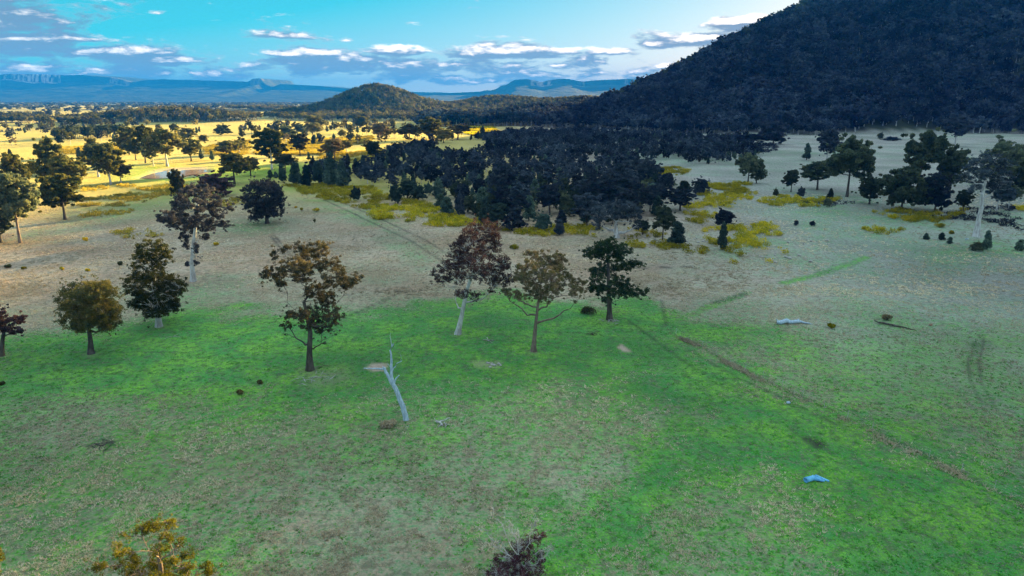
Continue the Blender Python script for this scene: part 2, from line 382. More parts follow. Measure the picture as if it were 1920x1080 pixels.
# ------------------------------------------------------------------ ground sheet
aa = np.concatenate([np.arange(-180, -52, 4), np.linspace(-50, 50, 721), np.arange(52, 180, 4)])
aa = np.radians(np.unique(aa)); rr = np.concatenate([[4, 12, 22, 32], np.geomspace(40, 16000, 540)])
A_, R_ = np.meshgrid(aa, rr); gx = (R_ * np.sin(A_)).ravel(); gy = (R_ * np.cos(A_)).ravel()
gz = Hgt(gx, gy); na = len(aa)
POND = PX([(263,333),(275,328),(292,323),(312,319.5),(330,320.5),(345,318),(368,317),(386,317.5),(389,321),(378,325),(352,328),(338,331),(318,332.5),(292,334.5)])
pz = -0.35
kp = (gx > -400) & (gx < -150) & (gy > 300) & (gy < 520)
dp = polydist(gx[kp], gy[kp], POND); ins = inpoly(gx[kp], gy[kp], POND); dd = np.where(ins, -dp, dp)
gz[kp] = gz[kp] * sst(dd, 6, 30) + np.where(dd < 6, -.9 * (1 - sst(dd, -2, 5)) + .15 * sst(dd, 0, 6) * (1 - sst(dd, 6, 20)), 0)
gz = np.minimum(gz, 1e9)
idx = np.arange(len(gx)).reshape(len(rr), na)
q0 = idx[:-1, :]; q1 = idx[1:, :]
Fc = np.stack([q0, np.roll(q0, -1, 1), np.roll(q1, -1, 1), q1], -1).reshape(-1, 4)[:, ::-1]
nr = gx.shape[0]
att = dict(green=np.clip(green_of(gx, gy) + .10 * (1 - sst(gy, 110, 190)), 0, 1), soil=soil_of(gx, gy), dark=dark_of(gx, gy), forest=forest_of(gx, gy), scrub=sst(gy - .35 * gx, 250, 380) * (1 - sst(gx, -60, 60) * (1 - sst(gy, 1000, 1400))))
V = np.stack([gx, gy, gz], 1)
me = mesh_np('ground', V, Fc, attrs=att, smooth=True)
bm_c = link('ground', me, M_ground); tag(bm_c, kind='structure')
# close the small hole under the camera
c0 = [tuple(V[i]) for i in idx[0]]
me = bpy.data.meshes.new('ground_patch'); me.from_pydata(c0, [], [list(range(na))[::-1]]); me.update()
gp = link('ground_under_camera', me, M_ground); tag(gp, kind='structure')

M_water, q, o = mat('muddy_water')
pos = q.new('ShaderNodeNewGeometry').outputs['Position']
b = pbsdf(q, o, (.30, .20, .15), .12, bump(q, q.noise(pos, 1.2, 3), .15, .05), .5)
me = bpy.data.meshes.new('pond_water'); me.from_pydata([(x, y, -0.22) for x, y in POND], [], [list(range(len(POND)))[::1]]); me.update()
pw = link('pond_water', me, M_water); tag(pw, kind='structure')
if pw.data.polygons[0].normal.z < 0: pw.data.flip_normals()

# ------------------------------------------------------------------ far mesa ranges
M_range, q, o = mat('far_range')
ge = q.new('ShaderNodeNewGeometry'); pos = ge.outputs['Position']
cl = attr(q, 'cliff'); n = q.noise(pos, .004, 6, .6); mp = q.new('ShaderNodeMapping'); mp.inputs['Scale'].default_value = (1, 1, .12); q.l.new(pos, mp.inputs[0])
n2 = q.noise(mp.outputs[0], .018, 5, .65)
c = q.mix(q.ss(n, .35, .65), (.020, .032, .020), (.055, .065, .035))
rock = q.mix(q.ss(n2, .4, .62), (.25, .17, .13), (.62, .45, .36))
c = q.mix(q.m('MULTIPLY', cl, q.ss(n2, .40, .55)), c, rock)
pbsdf(q, o, c, .95, bump(q, n, 1.0, 60), .05)
def mesa(name, prof, Yd, depth, cliff, x_ext, base_y, foot, seed, rockspans=()):
    us = [p[0] for p in prof]; zs = []
    xs_p = []
    for u, v in prof:
        X, _, Z = AT(u, v, Yd); xs_p.append(X); zs.append(Z)
    xs = np.arange(xs_p[0], xs_p[-1], 28.0)
    zt = np.interp(xs, xs_p, zs) + (fbm(xs, xs * 0, 120, 3, seed) - .5) * 9
    ts = np.concatenate([np.linspace(0, 1, 40), [1.004, 1.012, 1.02], np.linspace(1.06, 1.5, 8)])
    XX, T = np.meshgrid(xs, ts); ZT = np.broadcast_to(zt, XX.shape)
    # talus to the cliff foot at t=1, then the cliff, then a flat top
    gul = (fbm(XX, T * 3000, 520, 5, seed) - .5)
    spur = np.abs(fbm(XX, XX * 0 + 7, 900, 3, seed + 3) - .5)
    cf = cliff * (.7 + .8 * fbm(XX, XX * 0 + 3, 500, 3, seed + 8))
    tt = np.clip(T, 0, 1); zb = -3 + (ZT * (1 - cf) + 3) * np.clip(tt ** 1.7 * (1 + gul * 1.1 * (1 - tt)) + spur * .5 * tt * (1 - tt), 0, 1)
    Z = np.where(T <= 1.0, zb, np.where(T < 1.01, ZT * (1 - cf * .4), np.where(T < 1.03, ZT, ZT + (T - 1.03) * 10)))
    Y = Yd - foot + foot * T + gul * 250 * np.clip(1.02 - T, 0, 1)
    cl = np.where((T > .97) & (T < 1.03), 1.0, 0.0)
    if rockspans:
        k = np.zeros(XX.shape)
        for a, b_, s in rockspans:
            xa = AT(a, 150, Yd)[0]; xb = AT(b_, 150, Yd)[0]; k = np.maximum(k, s * ((XX > xa) & (XX < xb)))
        cl = cl * k
    ny, nx = XX.shape; idx = np.arange(nx * ny).reshape(ny, nx)
    Fc = np.stack([idx[:-1, :-1], idx[:-1, 1:], idx[1:, 1:], idx[1:, :-1]], -1).reshape(-1, 4)
    o = link(name, mesh_np(name, np.stack([XX.ravel(), Y.ravel(), Z.ravel()], 1), Fc, attrs=dict(cliff=cl.ravel()), smooth=False), M_range)
    return tag(o, kind='structure')
mesa('distant_escarpment', [(-700,150),(-400,146),(-150,141),(0,139.5),(10,138),(60,139),(108,141),(112,141),(150,140),(160,142),(205,145),(225,149),(240,154),(250,153.5),(272,150),(305,148.5),(380,150.5),(466,153),(469,148.5),(474,147),(485,146.6),(488,147.5),(490.5,153),(498,159),(508,163),(516,160),(524,157.5),(535,157.5),(600,161),(660,167),(700,170),(745,171),(780,172.5),(845,174),(880,175),(960,176)], 11500, 3000, .22, 0, 0, 3300, 5, [(8,30,.7),(34,112,1.0),(205,240,.4),(468,490,.25)])
mesa('distant_mesa', [(700,178),(760,176),(800,176),(850,174),(880,172.5),(900,171.5),(912,168.5),(918,169.5),(926,168.5),(934,165),(937,161),(952,158),(956,154),(965,150),(975,148.8),(988,148.5),(1002,150.5),(1013,153.5),(1018,153),(1030,150),(1045,147.5),(1060,147.3),(1075,149),(1092,153),(1100,153),(1110,150.5),(1150,149.5),(1185,147.5),(1220,145.5),(1260,146),(1400,149),(1600,150),(1900,150)], 9500, 3000, .20, 0, 0, 2800, 15, [(995,1035,.7),(1080,1095,.5),(1170,1200,.6)])

# ------------------------------------------------------------------ plant geometry
def tubes(paths, sides=6, roots=False):
    """paths: list of (pts (n,3), radii (n))"""
    Vs = []; Fs = []; base = 0
    a = np.linspace(0, 2 * np.pi, sides, endpoint=False)
    for pts, rad_ in paths:
        pts = np.asarray(pts, float); rad_ = np.asarray(rad_, float); n = len(pts)
        t = np.gradient(pts, axis=0); t /= np.linalg.norm(t, axis=1, keepdims=True) + 1e-9
        ref = np.where(np.abs(t[:, 2:3]) > .9, [[1., 0, 0]], [[0, 0, 1.]])
        u = np.cross(t, ref); u /= np.linalg.norm(u, axis=1, keepdims=True) + 1e-9
        v = np.cross(t, u)
        ring = pts[:, None, :] + rad_[:, None, None] * (np.cos(a)[None, :, None] * u[:, None, :] + np.sin(a)[None, :, None] * v[:, None, :])
        Vs.append(ring.reshape(-1, 3)); i = np.arange(n * sides).reshape(n, sides) + base
        Fs.append(np.stack([i[:-1], np.roll(i[:-1], -1, 1), np.roll(i[1:], -1, 1), i[1:]], -1).reshape(-1, 4))
        base += n * sides
    return np.concatenate(Vs), np.concatenate(Fs)
def curve(p, q, r, sag=.15, n=6):
    p = np.asarray(p, float); q = np.asarray(q, float); L = np.linalg.norm(q - p)
    t = np.linspace(0, 1, n)[:, None]
    b = r.normal(0, 1, 3) * L * .10; b[2] += -sag * L
    w_ = r.normal(0, L * .03, (n, 3)); w_[0] = 0; w_[-1] = 0
    return p + (q - p) * t + b * (t * (1 - t) * 4) * .6 + w_
def leaves(C, tone, ls, r, aspect=.55):
    n = len(C); d = r.normal(0, 1, (n, 3)); d[:, 2] -= .35; d /= np.linalg.norm(d, axis=1, keepdims=True)
    e = np.cross(d, r.normal(0, 1, (n, 3))); e /= np.linalg.norm(e, axis=1, keepdims=True)
    s = ls * r.uniform(.6, 1.35, (n, 1))
    V = np.stack([C - d * s * .5, C + e * s * aspect * .9 + d * s * .3, C - e * s * aspect * .9 + d * s * .45], 1).reshape(-1, 3)
    return V, np.arange(3 * n).reshape(n, 3), np.repeat(tone, 3)
def clumps(ell, cr, dens, r, shell=.55):
    """ell: (x,y,z,rx,ry,rz). returns clump centres and radii"""
    C = []; R = []
    for (x, y, z, rx, ry, rz) in ell:
        k = max(2, int(dens * (rx * ry + ry * rz + rx * rz) / 3 / cr ** 2))
        d = r.normal(0, 1, (k, 3)); d /= np.linalg.norm(d, axis=1, keepdims=True)
        rad_ = r.uniform(0, 1, (k, 1)) ** (1 / 3 if shell < .3 else .28)
        p = d * rad_ * np.array([max(rx - cr * .5, .1), max(ry - cr * .5, .1), max(rz - cr * .4, .1)]) + [x, y, z]
        C.append(p); R.append(np.full(k, min(cr, max(rx, rz) * .8)) * r.uniform(.65, 1.25, k))
    return np.concatenate(C), np.concatenate(R)
def fill(C, R, per, ls, r, flat=.72, aspect=.55, hang=0.0):
    k = np.maximum(6, (per * (R / R.mean()) ** 2)).astype(int)
    i = np.repeat(np.arange(len(C)), k); n = len(i)
    d = r.normal(0, 1, (n, 3)); d /= np.linalg.norm(d, axis=1, keepdims=True)
    q_ = r.uniform(0, 1, n) ** .42
    off = d * q_[:, None] * R[i][:, None]; off[:, 2] *= flat
    if hang: off[:, 2] -= hang * r.uniform(0, 1, n) ** 2 * R[i]
    ct = r.uniform(0, .75, len(C))
    tone = np.clip(ct[i] * .7 + r.uniform(0, .5, n) * .8, 0, 1)
    return leaves(C[i] + off, tone, ls, r, aspect)
def limb_paths(trunk_pts, trunk_r, ell, C, r, limb_r=.16, twig=.5, tr=.035, low=0.35):
    nodes = [np.array(p) for p in trunk_pts]; nr_ = list(trunk_r); n0 = len(nodes)
    start = max(1, int(n0 * low)); cand = list(range(start, n0)); P = []
    order = sorted(range(len(ell)), key=lambda i: np.linalg.norm(np.array(ell[i][:3]) - nodes[n0 // 2]))
    for i in order:
        c = np.array(ell[i][:3]); best = None; bd = 1e9
        for j in cand:
            d = np.linalg.norm(c - nodes[j]); dz = c[2] - nodes[j][2]
            cost = d + (4 * max(0, .35 * d - dz))
            if cost < bd: bd = cost; best = j
        L = np.linalg.norm(c - nodes[best])
        if L < .4: continue
        r0 = min(nr_[best] * .75, limb_r * (.5 + L / 8)); pts = curve(nodes[best], c, r, .12, 7)
        rs = np.linspace(r0, .035, 7); P.append((pts, rs))
        for p, q_ in zip(pts[2:], rs[2:]): cand.append(len(nodes)); nodes.append(p); nr_.append(q_)
    Nn = np.array([nodes[j] for j in cand]); Nr = np.array([nr_[j] for j in cand])
    for c in C:
        if r.uniform() > twig: continue
        d = np.linalg.norm(Nn - c, axis=1) + 3 * np.maximum(0, Nn[:, 2] - c[2]); j = int(d.argmin())
        r0 = min(Nr[j] * .8, tr); P.append((curve(Nn[j], c, r, .05, 4), np.linspace(r0, r0 * .3, 4)))
    return P
def trunk_path(pts, r0, r1, flare=1.5, n=14):
    pts = np.asarray(pts, float); s = np.concatenate([[0], np.cumsum(np.linalg.norm(np.diff(pts, axis=0), axis=1))])
    t = np.linspace(0, s[-1], n); P = np.stack([np.interp(t, s, pts[:, k]) for k in range(3)], 1)
    R = r0 + (r1 - r0) * (t / s[-1]) ** .8; R = R * (1 + (flare - 1) * np.exp(-t / (r0 * 2.2)))
    P[0, 2] -= .25
    return P, R

# ------------------------------------------------------------------ the near trees, each with its own shape
def hero(name, label, cat, base, trunk, tr, ell, leafm, barkm, dens=2.2, cr=.8, per=150, ls=.26, seed=0, Y=None, limb_r=.17, twig=.5, group=None, extra=None, low=.35, deep=.9, hang=0, aspect=.5):
    r = np.random.default_rng(1000 + seed)
    if Y is None:
        X, Y = G(*base)
    else: X = AT(base[0], base[1], Y)[0]
    Z = float(Hgt(X, Y))
    T = [np.array(AT(u, v, Y)) - [X, Y, 0] for u, v in trunk]
    T[0] = np.array([0, 0, Z]) if True else T[0]
    T = [np.array([p[0], p[1] + (0 if i == 0 else r.normal(0, .25)), p[2]]) for i, p in enumerate(T)]
    sc_ = AT(960 + 1, 540, Y); m = abs(AT(base[0] + 1, base[1], Y)[0] - AT(base[0], base[1], Y)[0])
    E = []
    # crown spreads in depth as far as it does sideways
    W_ = max(abs(AT(e[0], e[1], Y)[0] - X) for e in ell) + .5
    for i, (u, v, ru, rv) in enumerate(ell):
        p = np.array(AT(u, v, Y)) - [X, Y, 0]
        dep = math.sqrt(max(0.05, 1 - min(1, abs(p[0]) / (W_ * 1.15)) ** 2)) * W_ * deep * .75
        dy = r.uniform(-1, 1) * dep
        # keep the outline as seen: shift along the line of sight, so nearer parts sit lower and farther parts higher
        k = (Y + dy) / Y; px_, pz_ = (p[0] + X) * k - X, (p[2] - HC) * k + HC
        E.append((px_, dy, pz_, ru * m, max(ru, rv) * m * .9, rv * m * 1.06))
    root = bpy.data.objects.new(name, None); COL.objects.link(root); root.location = (X, Y, 0); tag(root, label, cat, group)
    E = [(e[0], e[1], e[2], e[3] * 1.18, e[4] * 1.18, e[5] * 1.25) for e in E]
    cr = cr * .62; C, R = clumps(E, cr, dens * .80, r)
    k_ = r.integers(0, len(C), int(len(C) * .9)); C = np.concatenate([C, C[k_] + r.normal(0, cr * 1.5, (len(k_), 3))]); R = np.concatenate([R, R[k_] * r.uniform(.3, .65, len(k_))])
    per = min(per * .40, 25000 / len(C))
    P, Rr = trunk_path(T, tr, tr * .45)
    v_, f_ = tubes([(P, Rr)], 12); link('trunk', mesh_np('trunk', v_, f_, smooth=True), barkm, root)
    pth = limb_paths(P, Rr, E, C, r, limb_r, twig, low=low)
    if extra: pth += extra(np.array([X, Y, 0]), r)
    v_, f_ = tubes(pth, 5); link('branches', mesh_np('branches', v_, f_, smooth=True), barkm, root)
    v_, f_, t_ = fill(C, R, per * 1.5, ls * .95, r, hang=hang, aspect=.38)
    link('crown', mesh_np('crown', v_, f_, attrs=dict(tone=t_)), leafm, root)
    return root
GT = 'gum trees standing in the near paddock'
hero('gum_tree', 'rounded mop-headed tree with hanging skirts and dark trunk, golden on top, left of the paddock', 'tree', (171,665), [(171,665),(168,640),(166,610),(168,580)], .42,
     [(150,560,36,26),(190,563,34,28),(138,590,22,26),(205,590,20,26),(170,585,38,24),(168,545,36,14),(145,604,16,12),(200,606,16,12),(170,600,30,14)], L_olive, B_dark, 3.0, .8, 210, .25, 1, hang=.9)
hero('gum_tree', 'two-tiered bushy tree with a golden upper crown and short pale trunk', 'tree', (298,613), [(298,613),(296,592),(290,560),(288,500)], .5,
     [(285,468,26,16),(304,474,18,16),(262,480,12,12),(254,508,11,9),(282,508,26,16),(250,535,20,13),(288,538,40,24),(318,535,24,20),(336,540,14,12),(268,565,24,16),(305,572,28,16),(327,570,10,13),(290,585,22,9)], L_olive, B_pale, 3.0, .8, 200, .27, 2)
hero('gum_tree', 'wide open-crowned gum with dark straight trunk and brown-tipped top, fallen sticks round its foot', 'tree', (581,693), [(581,693),(581,660),(582,622),(577,590),(570,565)], .52,
     [(536,465,9,9),(515,480,9,9),(500,511,8,8),(515,514,20,13),(569,470,20,15),(598,466,18,15),(614,459,9,8),(550,497,26,14),(587,497,26,15),(628,495,13,11),(630,521,24,16),(668,521,13,9),(652,532,15,9),(593,543,22,17),(614,559,18,15),(561,591,22,9),(545,588,9,7),(593,588,24,13),(625,594,18,13),(603,613,20,11),(578,607,16,10),(538,610,11,6),(607,643,3.5,3),(528,530,13,6),(562,520,16,10)], L_bronze, B_dark, 2.1, .62, 120, .22, 3, twig=.75, limb_r=.2)
hero('gum_tree', 'leaning pale-trunked gum with a tall purplish-brown crown', 'tree', (858,628), [(858,628),(866,590),(874,550),(886,510),(896,470)], .45,
     [(904,433,30,17),(924,436,16,14),(878,441,16,11),(862,450,11,11),(878,467,32,20),(914,462,24,18),(930,462,9,10),(860,486,24,17),(886,498,32,19),(935,496,20,15),(945,491,11,13),(834,503,16,13),(816,511,9,8),(826,523,11,8),(857,519,22,11),(912,514,26,17),(935,524,20,13),(955,522,11,7),(922,543,9,6),(868,550,14,7),(891,557,9,7),(857,549,7,5)], L_red, B_pale, 2.8, .65, 150, .22, 4)
hero('gum_tree', 'sparse see-through gum with brown forked limbs, between the purplish gum and the layered green gum', 'tree', (1000,660), [(1000,660),(1003,620),(1007,585),(1010,560)], .40,
     [(997,480,15,11),(1028,484,24,14),(1049,487,13,12),(987,502,19,13),(1013,504,22,13),(1046,504,18,13),(976,517,13,11),(1002,524,24,15),(1033,524,22,15),(1062,524,15,13),(997,548,20,14),(1023,552,20,13),(1046,540,17,11),(1085,530,18,7),(1075,545,15,7),(1093,543,9,6),(948,548,14,8),(966,553,11,7),(976,561,7,6),(1079,565,4,3.5)], L_sparse, B_brown, 1.7, .6, 75, .19, 5, twig=.95, limb_r=.22)
hero('gum_tree', 'layered green gum with crooked dark base, rightmost of the three central gums', 'tree', (1143,598), [(1143,598),(1143,570),(1140,540),(1141,480)], .5,
     [(1145,461,24,11),(1124,463,16,9),(1111,475,20,8),(1142,478,22,11),(1168,467,16,11),(1171,495,20,10),(1194,491,14,6),(1121,506,15,11),(1147,507,18,11),(1121,527,15,13),(1163,526,18,11),(1116,543,14,9),(1145,545,18,13),(1171,545,22,11),(1194,548,18,7),(1210,544,6,4),(1137,565,11,9)], L_mid, B_dark, 2.2, .7, 130, .24, 6)
hero('gum_tree', 'tall ragged gum with long blue-white trunk, leaves clinging down the bole', 'tree', (362,525), [(362,525),(361,490),(364,455),(367,420),(370,380)], .55,
     [(377,357,20,11),(353,360,13,11),(393,380,20,15),(337,380,15,13),(313,403,17,13),(360,397,28,21),(410,397,15,13),(430,390,8,7),(363,423,24,13),(333,417,15,11),(393,423,17,11),(420,420,11,7),(350,457,5,9),(369,467,5,7),(353,493,4,7),(369,493,4,6),(345,440,9,7),(383,443,8,5)], L_deep, B_pale, 2.4, .95, 110, .32, 7)
hero('gum_tree', 'dense dark rounded tree on a short trunk beside the start of the green track', 'tree', (501,418), [(501,418),(500,405),(496,385)], .6,
     [(490,365,32,22),(500,350,20,11),(515,375,19,17),(480,385,19,13),(505,392,26,12),(478,406,13,5),(520,358,13,11)], L_deep, B_dark, 3.8, 1.2, 190, .42, 8)
hero('gum_tree', 'ragged gum half cut off by the left edge, beside the mop-headed tree', 'tree', (2,668), [(2,668),(3,640),(8,605)], .4,
     [(10,610,16,11),(-20,600,24,17),(35,600,13,8),(45,595,6,5),(5,588,8,6),(28,620,14,5),(-10,585,18,11)], L_red, B_dark, 2.2, .6, 110, .22, 9)
hero('gum_tree', 'golden-leaved gum top catching the sun at the bottom left edge', 'tree', (296,1330), [(296,1330),(300,1200),(300,1120),(303,1070),(300,1030)], .32,
     [(289,985,20,7),(266,992,14,9),(316,982,12,7),(234,1005,8,5),(314,1009,13,6),(337,1018,9,7),(298,1032,16,9),(352,1038,14,9),(220,1033,16,8),(251,1038,13,8),(190,1060,14,9),(240,1060,22,9),(295,1057,16,11),(322,1056,11,9),(348,1064,14,9),(389,1066,15,11),(259,1074,22,9),(306,1076,24,9),(300,1115,55,25),(220,1115,28,18),(385,1110,22,18),(250,1160,40,22),(340,1165,40,22)], L_gold, B_brown, 3.6, .50, 170, .125, 10, Y=45, twig=.8, limb_r=.10)
hero('gum_tree', 'golden-leaved branch tip at the lower left corner', 'tree', (-60,1330), [(-60,1330),(-55,1200),(-50,1100)], .3,
     [(-3,1043,9,11),(-30,1050,22,18),(-60,1080,30,22),(-90,1060,25,20)], L_gold, B_brown, 2.2, .42, 85, .125, 11, Y=45, limb_r=.1)
def bare_twigs(spots, n, L, Y):
    def f(o_, r):
        P = []
        for (u, v, uu, vv) in spots:
            a = np.array(AT(u, v, Y)) - o_; b_ = np.array(AT(uu, vv, Y)) - o_
            b_[1] += r.normal(0, .5); m_ = curve(a, b_, r, -.05, 7); P.append((m_, np.linspace(.045, .008, 7)))
            for _ in range(n):
                s = m_[r.integers(2, 7)]; e = s + r.normal(0, 1, 3) * L + [0, 0, L * .4]
                P.append((curve(s, e, r, 0, 4), np.linspace(.014, .004, 4)))
                e2 = s + (e - s) * .6; P.append((curve(e2, e2 + r.normal(0, .6, 3) * L, r, 0, 3), np.linspace(.009, .003, 3)))
        return P
    return f
hero('dying_tree', 'purplish half-dead bushy tree with bare grey twigs, cut by the bottom edge', 'tree', (975,1250), [(975,1250),(975,1170),(972,1110),(970,1060)], .28,
     [(973,1032,22,17),(1008,1008,12,13),(952,1046,26,12),(985,1060,34,17),(932,1072,20,11),(1012,1050,12,15),(990,1016,14,12),(960,1090,50,18),(990,1120,55,20),(930,1130,30,16)], L_purple, B_grey, 2.4, .4, 150, .10, 12, Y=50, twig=.9, limb_r=.09,
     extra=bare_twigs([(970,1040,925,960),(972,1040,945,975),(975,1030,970,980),(985,1030,1001,965),(995,1020,1004,975),(965,1050,915,1010),(960,1060,908,1072),(1000,1040,1030,1010),(1000,1060,1035,1030),(960,1045,900,990),(975,1030,955,985)], 26, .38, 50))

hero('ghost_gum', 'broad low ghost gum with fanned white limbs at the thicket edge', 'tree', (1156,447), [(1156,447),(1156,438),(1155,428),(1154,415)], .75,
     [(1120,402,14,12),(1135,390,16,9),(1155,384,20,8),(1178,389,16,9),(1190,403,13,13),(1118,420,10,9),(1196,421,9,9),(1140,402,14,9),(1165,400,18,9)], L_forest, B_pale, 2.2, 1.2, 110, .34, 21, limb_r=.62, twig=.7, low=.15, deep=.7)
hero('ghost_gum', 'spreading ghost gum with a long blue-white trunk at the right', 'tree', (1830,443), [(1830,443),(1835,412),(1840,388),(1843,362),(1848,340)], .80,
     [(1840,300,20,9),(1865,298,18,9),(1885,310,14,10),(1820,312,14,9),(1835,325,20,12),(1862,322,22,12),(1885,332,14,12),(1812,335,12,10),(1850,345,20,10),(1870,352,14,8),(1828,350,12,8),(1803,330,8,8)], L_forest, B_pale, 1.7, 1.1, 80, .32, 22, limb_r=.50, twig=.8, low=.4)
# leaning dead tree
def px_path(L, Y, r0, r1, dy=None, n=None):
    P = [np.array(AT(u, v, Y + (dy[i] if dy else 0))) for i, (u, v) in enumerate(L)]
    return P
def snag():
    X, Y = G(764, 790); r = np.random.default_rng(5)
    root = bpy.data.objects.new('dead_tree', None); COL.objects.link(root); root.location = (X, Y, 0)
    tag(root, 'bleached dead tree leaning left with broken bare branches in the middle of the paddock', 'dead tree')
    o_ = np.array([X, Y, 0])
    def path(L, ra, rb, dy=0, n=12):
        p = np.array([np.array(AT(u, v, Y)) - o_ for u, v in L]); p[:, 1] += np.linspace(0, dy, len(p))
        s = np.concatenate([[0], np.cumsum(np.linalg.norm(np.diff(p, axis=0), axis=1))]); t = np.linspace(0, s[-1], n)
        q_ = np.stack([np.interp(t, s, p[:, k]) for k in range(3)], 1); q_[1:-1] += r.normal(0, .03, (n - 2, 3))
        return q_, np.linspace(ra, rb, n)
    T = path([(763,791),(757,768),(749,745),(741,727),(735,716)], .37, .27); T[1][0] = .48; T[0][0][2] = -.2
    v_, f_ = tubes([T], 12); link('trunk', mesh_np('trunk', v_, f_, smooth=True), B_white, root)
    br = [path([(736,720),(730,708),(724,697),(719,691)], .26, .16), path([(719,692),(705,690),(694,688),(684,687)], .12, .05, -.6), path([(724,697),(722,690),(717,688)], .14, .07),
          path([(736,720),(734,704),(733,683),(733,668),(731,657),(737,646)], .24, .07, .3), path([(735,650),(733,640),(731,625)], .05, .012, .2),
          path([(734,706),(736,694),(744,683),(753,679)], .09, .03, .5), path([(751,679),(752,672),(751,664)], .025, .008, .1), path([(738,720),(742,711),(748,706)], .14, .06, .4),
          path([(733,690),(729,684),(726,682)], .05, .02)]
    for b_ in br:
        v_, f_ = tubes([b_], 7); link('branch', mesh_np('branch', v_, f_, smooth=True), B_white, root)
snag()

# ------------------------------------------------------------------ tree stock shared by the other trees
def gum_variant(seed, H=12.0, Wd=9.0, trunk=.28, n=9, per=60, ls=.34, cr=.95, dens=2.4, spread=1.0):
    r = np.random.default_rng(seed); E = []
    lean = r.normal(0, .4, 2)
    for i in range(n):
        t = (i + .5) / n; z = H * (trunk + .10 + (1 - trunk - .17) * t)
        prof = math.sin(math.pi * (0.20 + .70 * t)) ** .7
        a = i * 2.4 + r.uniform(-.5, .5); d = Wd * .5 * prof * r.uniform(.30, .72) * spread
        s_ = Wd * .5 * prof * r.uniform(.45, .72)
        E.append((lean[0] * t + d * math.cos(a), lean[1] * t + d * math.sin(a), z, s_, s_, s_ * r.uniform(.5, .8)))
    C, R = clumps(E, cr, dens, r)
    T = trunk_path([(0, 0, 0), (lean[0] * .2, lean[1] * .2, H * trunk), (lean[0] * .5, lean[1] * .5, H * .62)], H * .024, H * .010, 1.4, 8)
    P = [T] + limb_paths(T[0], T[1], E, C, r, H * .010, .35, .03)
    k_ = r.integers(0, len(C), int(len(C) * .9)); C = np.concatenate([C, C[k_] + r.normal(0, cr * 1.05, (len(k_), 3))]); R = np.concatenate([R * .78, R[k_] * r.uniform(.25, .55, len(k_))])
    tv = tubes([P[0]], 7); lv = tubes(P[1:], 4)
    tm = (np.concatenate([tv[0], lv[0]]), np.concatenate([tv[1], lv[1] + len(tv[0])]))
    return tm, fill(C, R, per, ls, r)
def cone_variant(seed, H=8.0, Wd=3.4, per=110, ls=.34, point=.5, low=.08):
    r = np.random.default_rng(seed); C = []; R = []
    for k in range(46):
        t = r.uniform(0, 1) ** .8; z = H * (low + (1 - low - .04) * t)
        pr = (1 - t) ** point * min(1, (t + .10) * 3.5); a = r.uniform(0, 2 * math.pi); d = Wd * .5 * pr * r.uniform(.35, .85)
        C.append((d * math.cos(a), d * math.sin(a), z)); R.append(.34 * Wd * .5 * (.5 + pr))
    C.append((0, 0, H * .96)); R.append(.28)
    tv = tubes([trunk_path([(0, 0, 0), (0, 0, H * .9)], H * .02, .03, 1.3, 5)], 5)
    return tv, fill(np.array(C), np.array(R), per, ls, r, flat=1.25)
def meshes(tm, cm, nm):
    a = mesh_np('trunk', tm[0], tm[1], smooth=True); c_ = mesh_np('crown', cm[0], cm[1], attrs=dict(tone=cm[2])); a.materials.append(B_dark); c_.materials.append(L_dark); return a, c_
def single(name, tm, cm, lm, bm_):
    tq = np.concatenate([tm[1][:, [0, 1, 2]], tm[1][:, [0, 2, 3]]])
    V = np.concatenate([tm[0], cm[0]]); Fq = np.concatenate([tq, cm[1] + len(tm[0])])
    me = mesh_np(name, V, Fq, attrs=dict(tone=np.concatenate([np.full(len(tm[0]), .3), cm[2]])))
    me.materials.append(bm_); me.materials.append(lm)
    mi = np.ones(len(Fq), np.int32); mi[:len(tq)] = 0; me.polygons.foreach_set('material_index', mi); return me
# detailed (for trees whose trunk and crown show apart); every one is H=12 W=9 (gums) or H=8 W=3.4 (cypress-like)
GUM = [gum_variant(50 + i, 12, 9, [.26, .34, .22, .30, .16, .38][i], [13, 11, 14, 12, 15, 10][i], per=[120, 110, 120, 110, 125, 115][i]) for i in range(6)]
GUMM = [meshes(a, b, '') for a, b in GUM]
CONE = [cone_variant(80 + i, 8, 3.4, point=[.45, .6, .35][i]) for i in range(3)]
CONEM = [meshes(a, b, '') for a, b in CONE]
ROUND = [gum_variant(95 + i, 9, 8.5, .10, 12, per=120, cr=1.0, dens=3.0) for i in range(2)]
ROUNDM = [meshes(a, b, '') for a, b in ROUND]
BROADV = gum_variant(120, 12, 17, .16, 19, per=100, cr=1.1, dens=2.2, spread=1.2); BROADM = meshes(*BROADV, '')
STOCK = {}
for nm, L_, H_, W_ in (('gum', GUMM, 12, 9), ('cone', CONEM, 8, 3.4), ('round', ROUNDM, 9, 8.5), ('broad', [BROADM], 12, 17)):
    STOCK[nm] = (L_, H_, W_)
LM = dict(dark=L_dark, olive=L_olive, pine=L_pine, red=L_red, gold=L_gold, forest=L_forest, sparse=L_sparse)
BM = dict(pale=B_pale, dark=B_dark, brown=B_brown)
_cache = {}
def matmesh(me, m, key):
    return me
def slot(o, m):
    o.material_slots[0].link = 'OBJECT'; o.material_slots[0].material = m
cnt = [0]
